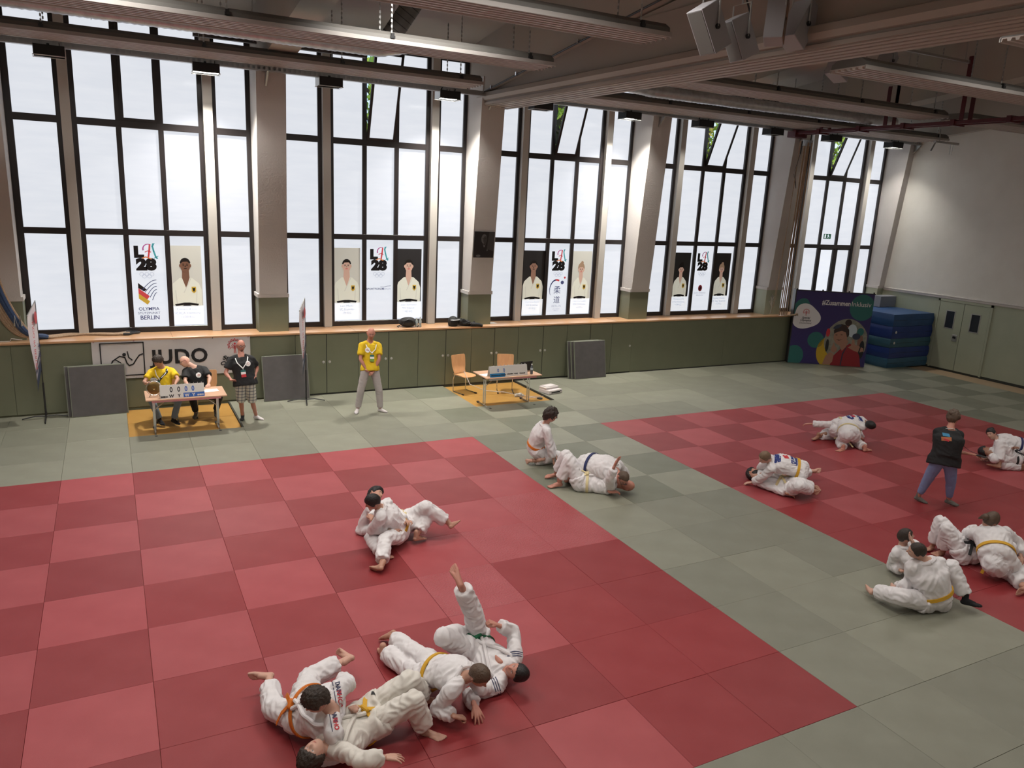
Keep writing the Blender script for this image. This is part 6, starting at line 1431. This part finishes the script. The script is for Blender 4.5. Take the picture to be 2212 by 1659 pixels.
        # belt
        if belt:
            bb = MB(); n = 40; tb = .17; inf = .037; vs2 = []; h = .021 * S
            for k in range(n):
                a = 2 * math.pi * k / n
                for dt, q in ((-h, 0), (h, 0), (h, -.012), (-h, -.012)):
                    p = B.P(tb, a, inf + q, fat * 1.03); vs2.append(p + B.ax.normalized() * dt)
            fs2 = []
            for k in range(n):
                for q in range(4): fs2.append((k * 4 + q, k * 4 + (q + 1) % 4, ((k + 1) % n) * 4 + (q + 1) % 4, ((k + 1) % n) * 4 + q))
            bb.add(vs2, fs2)
            kf = B.P(tb, 0, inf + .014, fat * 1.03)
            cone(bb, kf - B.frame(tb)[1] * .025, .020, kf + B.frame(tb)[1] * .025, .020, 8)
            bb_o = bb.build('belt', BELT[belt], o, True)
            tl = MB(); c, r, f, u = B.frame(tb)
            for s in (-1, 1):
                p0 = kf; p1 = kf - u * .09 + r * s * .07 + f * .01 + Vector((0, 0, -.01)); p2 = kf - u * .17 + r * s * .12 + Vector((0, 0, -.05))
                p1.z = max(p1.z, .02); p2.z = max(p2.z, .015)
                d_ = r * .0 ; wv = (u.cross(p2 - p0)).normalized()
                wv = ((p2 - p0).cross(f)).normalized() * .019
                tl.add([p0 - wv, p0 + wv, p1 + wv, p1 - wv, p2 + wv, p2 - wv, p0 - wv - f * .006, p0 + wv - f * .006, p1 + wv - f * .006, p1 - wv - f * .006, p2 + wv - f * .006, p2 - wv - f * .006],
                       [(0, 1, 2, 3), (3, 2, 4, 5), (7, 6, 9, 8), (8, 9, 11, 10), (0, 3, 9, 6), (3, 5, 11, 9), (1, 7, 8, 2), (2, 8, 10, 4), (4, 10, 11, 5)])
            tl.build('belt_end', BELT[belt], o)
    elif top:
        B.skirt = 1; B.torso(J_, .020, fat * 1.03, t0=-.01 - lean, t1=1.0)
        for L in 'LR':
            cone(J_, B.nk.lerp(J['s' + L], .4), .066 * S, J['s' + L], .066 * S * fat ** .4)
            cone(J_, J['s' + L], .066 * S * fat ** .4, J['s' + L].lerp(J['e' + L], .68), .074 * S * fat ** .4, 16, hem=True)
        jm = cloth(J_, vox * .9, .0055, seed); jm.materials.append(top); jo = link('shirt', jm, o)
    B.skirt = 0
    T_ = MB()
    if bottom:
        m_, len_, rk, rc = {'gi': (g, cuff, .092, .090), 'jean': (M_jean, .93, .068, .058), 'legging': (M_jean2, .80, .078, .056), 'grey': (M_grey, .92, .075, .062), 'black': (M_blktr, .90, .068, .060), 'plaid': (M_plaid, .10, .095, .100)}[bottom]
        B.torso(T_, .006 if top == 'gi' else -.002, fat * (1 if top == 'gi' else .93), t1=.14 if top == 'gi' else .07)
        pf_ = 1 if top == 'gi' else .86
        for L in 'LR':
            cone(T_, J['pel'], .11 * S * pf_ * fat ** .6, J['h' + L], .108 * S * pf_ * fat ** .6)
            e = J['k' + L].lerp(J['a' + L], len_)
            if bottom == 'plaid': cone(T_, J['h' + L], .096 * S * fat ** .5, J['h' + L].lerp(J['k' + L], .98), .090 * S, 16, hem=True)
            else: cone(T_, J['h' + L], .110 * S * pf_ * fat ** .6, J['k' + L], rk * S * fat ** .4); cone(T_, J['k' + L], rk * S * fat ** .3, e, rc * S, 16, hem=True)
        tm = cloth(T_, vox * .9 if fine else vox, .011 if bottom == 'gi' else .004, seed + 5); tm.materials.append(m_); link('shorts' if bottom == 'plaid' else 'trousers', tm, o)
    for i, L in enumerate('LR'):
        if feet[i] != 'bare':
            a, f_ = mesh_arrays(SOCKF, J['Mf' + L] @ Matrix.Translation((0, -.003, -.0)) @ Matrix.Scale(1.05, 4), mirror=(L == 'L'))
            a = [Vector((p.x, p.y, max(p.z, .0))) for p in a]
            s2 = bpy.data.meshes.new('sock'); s2.from_pydata(a, [], f_); s2.polygons.foreach_set('use_smooth', [True] * len(f_)); s2.materials.append({'black': M_sockb, 'white': M_sockw, 'grey': M_sockg}[feet[i]]); link('sock', s2, o)
    B.o = o; B.jm = jm; B.Hm = Hm; B.fat = fat
    return B
def badge(B, th, t, r=.045, mm=None):
    b = MB(); pts = disc2(0, 0, r, r * 1.05, 24); b.add([(x, y, 0) for x, y in pts], [tuple(range(24))])
    me = b.mesh('round_badge', []); c = B.P(t, th, .03, B.fat); cc, rr, ff, uu = B.frame(t); n = (ff * math.cos(th) + rr * math.sin(th)).normalized()
    M = Matrix.Translation(c) @ Matrix((n.cross(uu) * -1, uu, n)).transposed().to_4x4()
    bm = bmesh.new(); bm.from_mesh(me); bmesh.ops.triangulate(bm, faces=bm.faces); bmesh.ops.subdivide_edges(bm, edges=bm.edges, cuts=1); bm.to_mesh(me); bm.free()
    d = decal(B.o, B, B.jm, me, M, M_paper, 'shirt_badge', n, .005)
    b2 = MB(); ring2(b2, 0, 0, r * .38, r * .12, n=12); me2 = b2.mesh('badge_emblem', [])
    decal(B.o, B, B.jm, me2, M, M_red, 'badge_emblem', n, .008)
def lanyard(B, ribbon=M_paper, card=None, low=.42):
    b = MB()
    for s in (-1, 1):
        pts = [B.P(1.0, s * math.radians(165), .034, B.fat), B.P(1.0, s * math.radians(90), .034, B.fat), B.P(.93, s * math.radians(45), .040, B.fat), B.P(.75, s * math.radians(22), .042, B.fat), B.P(low + .12, 0, .044, B.fat)]
        b.tube(pts, .009, 6, flat=.5)
    b.tube([B.P(low + .12, 0, .046, B.fat), B.P(low + .06, 0, .048, B.fat)], .004, 5)
    b.build('lanyard', ribbon, B.o)
    c, r, f, u = B.frame(low - .08); p = B.P(low - .08, 0, .054, B.fat)
    M = Matrix.Translation(p) @ Matrix((r, u, r.cross(u))).transposed().to_4x4()
    for (z0, z1, m_) in ((-.07, -.015, card or M_red), (-.015, .03, M_paper), (.03, .07, M_teal)):
        MB().box(-.045, .045, z0, z1, -.002, .002, 0, M).build('name_card', m_, B.o)
# ---- front pair
A = person('scarf_top', 'person with orange belt seen from above, pinning a partner at bottom of picture', 'fair', ('thick', 'dark'), belt='orange', hands=('relax', 'relax'), fine=True, fat=1.22, vox=.013, cuff=.72, neckv=False)
B_ = person('scarf_bottom', 'person in cream judo suit with yellow belt lying face up, lowest of all', 'fair', ('fringe', 'dark'), belt='yellow', gm=M_gi2, hands=('relax', 'spread'), fine=True, fat=1.08, vox=.013)
C_ = person('prone', 'person in white judo suit lying on the belly, brown-haired, beside the raised leg', 'mid', ('short', 'brown'), belt='yellow', hands=('relax', 'fist'), fine=True, fat=1.0, vox=.013)
D_ = person('legup', 'laughing person with green belt lying face up with one leg raised high', 'ruddy', ('short', 'black'), belt='green', hands=('spread', 'fist'), fine=True, fat=1.04, vox=.013)
# ---- pair on the red mats behind them
person('pair_front', 'dark-haired person hugging a partner, back to us, alone pair on the left red field', 'mid', ('short', 'black'), belt='yellow', fine=True, hands=('relax', 'relax'))
person('pair_back', 'black-haired partner leaning back on one elbow on the left red field, face half hidden', 'mid', ('thick', 'black'), belt='cream', hands=('relax', 'relax'))
# ---- green corridor
person('kneeler', 'curly-haired person with glasses kneeling upright in white judo suit with orange belt', 'fair', ('curly', 'dark'), belt='orange', glasses=True, hands=('relax', 'relax'))
person('blue_bottom', 'bald person lying face up on the green mats, knees bent, one arm raised', 'ruddy', None, belt='cream', hands=('open', 'relax'), fat=1.1, palm=((-.5, .8, 0), None))
E_ = person('blue_top', 'person with navy belt lying across a bald partner on the green mats', 'ruddy', ('crop', 'brown'), belt='navy', fat=1.2, glasses=True, hands=('relax', 'relax'))
# ---- second red field
F_ = person('patch_top', 'person with yellow belt and blue back patches crouching over a bearded partner', 'fair', ('short', 'fair'), belt='yellow', hands=('relax', 'relax'), fat=1.05)
person('beard_bottom', 'black-haired bearded person lying face up beneath the one with blue patches', 'mid', ('thick', 'black'), belt='cream', beard=True, hands=('relax', 'relax'))
G_ = person('far_top', 'black-haired person with cream belt lying over a partner, farthest pair on the red mats', 'tan', ('short', 'black'), belt='cream', fat=1.05)
person('far_bottom', 'person kneeling with hips towards us under the farthest wrestler, arm out to the left', 'ruddy', ('short', 'dark'), belt='cream', hands=('relax', 'relax'), fat=1.15)
W_ = person('woman', 'standing person in black shirt and blue leggings holding out a phone, back to us', 'ruddy', ('wild', 'brown', 'bun'), top=M_bshirt, bottom='legging', fat=1.36, feet=('grey', 'grey'), lean=.20, hands=('relax', 'relax'))
person('smiler', 'smiling person with hair bun in white judo suit, at the right edge', 'fair', ('flat', 'black', 'bun'), belt='purple', hands=('relax', 'relax'))
person('dark_bottom', 'black-haired person on the back with one knee raised, below the smiling one at right edge', 'tan', ('thick', 'black'), belt='black', hands=('relax', 'spread'))
# ---- lower right group
H_ = person('boy_back', 'broad person with cropped hair sitting with back to us, yellow belt, lower right', 'fair', ('crop', 'dark'), belt='yellow', fat=1.28, feet=('bare', 'bare'), fine=True, cuff=.85)
person('boy_hand', 'person holding a hand to the head, black socks, half hidden behind the broad sitting one', 'fair', ('short', 'dark'), belt='yellow', feet=('black', 'black'), hands=('spread', 'relax'), palm=((-.6, .6, 0), None), cuff=.85)
person('ponytail_top', 'person with brown bun of hair lying over a partner, yellow belt, far lower right', 'mid', ('flat', 'brown', 'pony'), belt='yellow', fat=1.22, hands=('relax', 'relax'))
person('ponytail_bottom', 'person on the back with knees up beneath the one with brown bun', 'mid', ('short', 'dark'), belt='black', hands=('relax', 'relax'))
# ---- officials
P1 = person('desk_yellow', 'seated person in yellow shirt and jeans touching the gong', 'mid', ('thick', 'dark'), top=M_yshirt, bottom='jean', feet=('black', 'black'), hands=('relax', 'relax'))
P2 = person('desk_bald', 'bald seated person in black shirt with glasses leaning left at the gong table', 'fair', None, top=M_bshirt, bottom='black', feet=('grey', 'grey'), glasses=True, fat=1.1)
P3 = person('plaid', 'bald bearded person in black shirt and plaid shorts, hands on hips', 'ruddy', None, top=M_bshirt, bottom='plaid', feet=('white', 'black'), glasses=True, beard='goatee', fat=1.22, hands=('relax', 'relax'), lean=.17)
P4 = person('yellow_man', 'bald standing person in yellow shirt and light grey trousers, hands folded', 'ruddy', None, top=M_yshirt, bottom='grey', feet=('white', 'white'), hands=('relax', 'relax'), fat=.98, lean=.12)
M_card = mat('card_green', (.18, .35, .06), .5)
badge(P1, math.radians(28), .52, .055); lanyard(P1, M_board, M_paper, .45)
badge(P2, math.radians(-25), .68, .05)
badge(P3, math.radians(-28), .68, .05); lanyard(P3, M_paper, M_red, .40)
badge(P4, math.radians(26), .72, .052); lanyard(P4, M_paper, M_card, .48)
b = MB(); q = [P1.P(1.0, math.radians(-60), .03, 1), P1.P(.85, math.radians(-35), .034, 1), P1.P(.6, math.radians(-5), .036, 1), P1.P(.35, math.radians(25), .036, 1), P1.P(.15, math.radians(60), .03, 1)]
b.tube(q, .022, 8, flat=.4); b.build('shoulder_strap', M_blk2, P1.o, True)
# lettering and patches on suits
def suit_text(B, s, size, p, along, nrm, material, name='lettering', bold=0, sx=1.0):
    me = text_mesh(s, size, bold=bold, sx=sx); n = nrm.normalized(); x = (along - n * along.dot(n)).normalized(); y = n.cross(x)
    bm = bmesh.new(); bm.from_mesh(me); bmesh.ops.triangulate(bm, faces=bm.faces); bm.to_mesh(me); bm.free()
    M = Matrix.Translation(p) @ Matrix((x, y, n)).transposed().to_4x4()
    return decal(B.o, B, B.jm, me, M, material, name, n)
def patch(B, w, h, p, along, nrm, material, name='back_patch', lift=.004):
    b = MB(); nx, ny = 8, 6
    b.add([(-w / 2 + w * i / nx, -h / 2 + h * j / ny, 0) for j in range(ny + 1) for i in range(nx + 1)], [(j * (nx + 1) + i, j * (nx + 1) + i + 1, (j + 1) * (nx + 1) + i + 1, (j + 1) * (nx + 1) + i) for j in range(ny) for i in range(nx)])
    me = b.mesh(name, []); n = nrm.normalized(); x = (along - n * along.dot(n)).normalized(); y = n.cross(x)
    return decal(B.o, B, B.jm, me, Matrix.Translation(p) @ Matrix((x, y, n)).transposed().to_4x4(), material, name, n, lift)
CAMV = (_m.translation)
def toward(B, p): return (CAMV - (B.base + p)).normalized()
Rr = Vector(_r[0]); Dn = -Vector((_r[1][0], _r[1][1], _r[1][2]))      # picture right, picture up
for sg, t_ in ((1, .0), (-1, .0)):
    pp = A.J['neck'].lerp(A.J['s' + ('R' if sg > 0 else 'L')], .62); n_ = (toward(A, pp) * .7 + Vector((0, 0, 1)) * .6); al = (Dn - Rr * .12)
    suit_text(A, 'DAN', .050, pp - al.normalized() * -.05, -al, n_, M_inkn, bold=.002); suit_text(A, 'RHO', .050, pp - al.normalized() * .055, -al, n_, M_red, bold=.002)
    patch(A, .22, .006, pp + Rr * -.022 + al * .01, al, n_, M_inkn, 'logo_underline')
for B2, nm_ in ((F_, 1), (G_, 2)):
    for t, w_, h_, m_ in ((.86, .26, .085, M_blue if 0 else M_inkn), (.34, .20, .11, M_inkn)):
        if B2 is G_ and t < .5: t = .52
        c, r, f, u = B2.frame(t); p = B2.P(t, math.pi, .03, B2.fat)
        patch(B2, w_, h_, p, r, -f, mat('patch_blue%d' % (t * 100), (.01, .025, .16), .6), 'back_patch')
        if t > .6: suit_text(B2, 'BERLIN', .07, p - u * .022, -r, -f, M_paper, bold=.002).name = 'patch_lettering'
        else: patch(B2, .11, .02, p, r + u * .3, -f, M_label, 'patch_stripe', .008)
    c, r, f, u = B2.frame(.62); 
    patch(B2, .10, .08, B2.P(.62, math.pi, .03, B2.fat), r + u * .3, -f, M_red, 'red_back_emblem')
# three dark stripes over the shoulders of the green belt's suit
for L in 'LR':
    s_ = D_.J['s' + L]; e_ = D_.J['e' + L]; d_ = (e_ - s_).normalized(); n_ = (toward(D_, s_) + Vector((0, 0, .4))).normalized(); x_ = d_.cross(n_).normalized()
    for k in (-1, 0, 1):
        patch(D_, .16, .009, s_ + d_ * (.02 + .022 * k), x_, n_, M_inkn, 'shoulder_stripe', .005)
for B2, L in ((C_, 'R'), (B_, 'L')):
    pass
patch(B_, .045, .035, B_.J['hL'].lerp(B_.J['kL'], .12) + Vector((0, 0, .1)), Rr, Vector((0, -.3, 1)), M_ink, 'maker_tag', .006)
# hand print on the standing one's shirt back
c, r, f, u = W_.frame(.72); pb = W_.P(.72, math.radians(205), .03, W_.fat)
patch(W_, .09, .05, pb + u * .035, r, -f, mat('print_sky_blue', (.03, .2, .35), .7), 'shirt_print'); patch(W_, .13, .06, pb - u * .03, r + u * .15, -f, mat('print_orange', (.40, .13, .05), .7), 'shirt_print'); patch(W_, .07, .03, pb - u * .045, r - u * .3, -f, M_red, 'shirt_print', .007)
b = MB()
for s in (-1, 1): b.tube([W_.P(1.02, math.radians(180), .022, 1.2), W_.P(1.0, s * math.radians(120), .022, 1.2), W_.P(.97, s * math.radians(70), .022, 1.2)], .010, 6, flat=.5)
b.build('lanyard', M_board, W_.o)
ph_ = thing('phone', 'phone held out by the standing person in black shirt', 'phone', tuple(W_.base + W_.J['fR']), 0)
MB().box(-.04, .04, -.07, .07, .0, .010, ch=.003).build('phone_body', M_black, ph_)
q0 = W_.J['sR'] - W_.J['fR'] + Vector((.02, 0, -.12))
MB().tube([(0, 0, .01), tuple(q0 * .5 + Vector((0, 0, -.03))), tuple(q0)], .004, 5).build('cord', M_black, ph_)
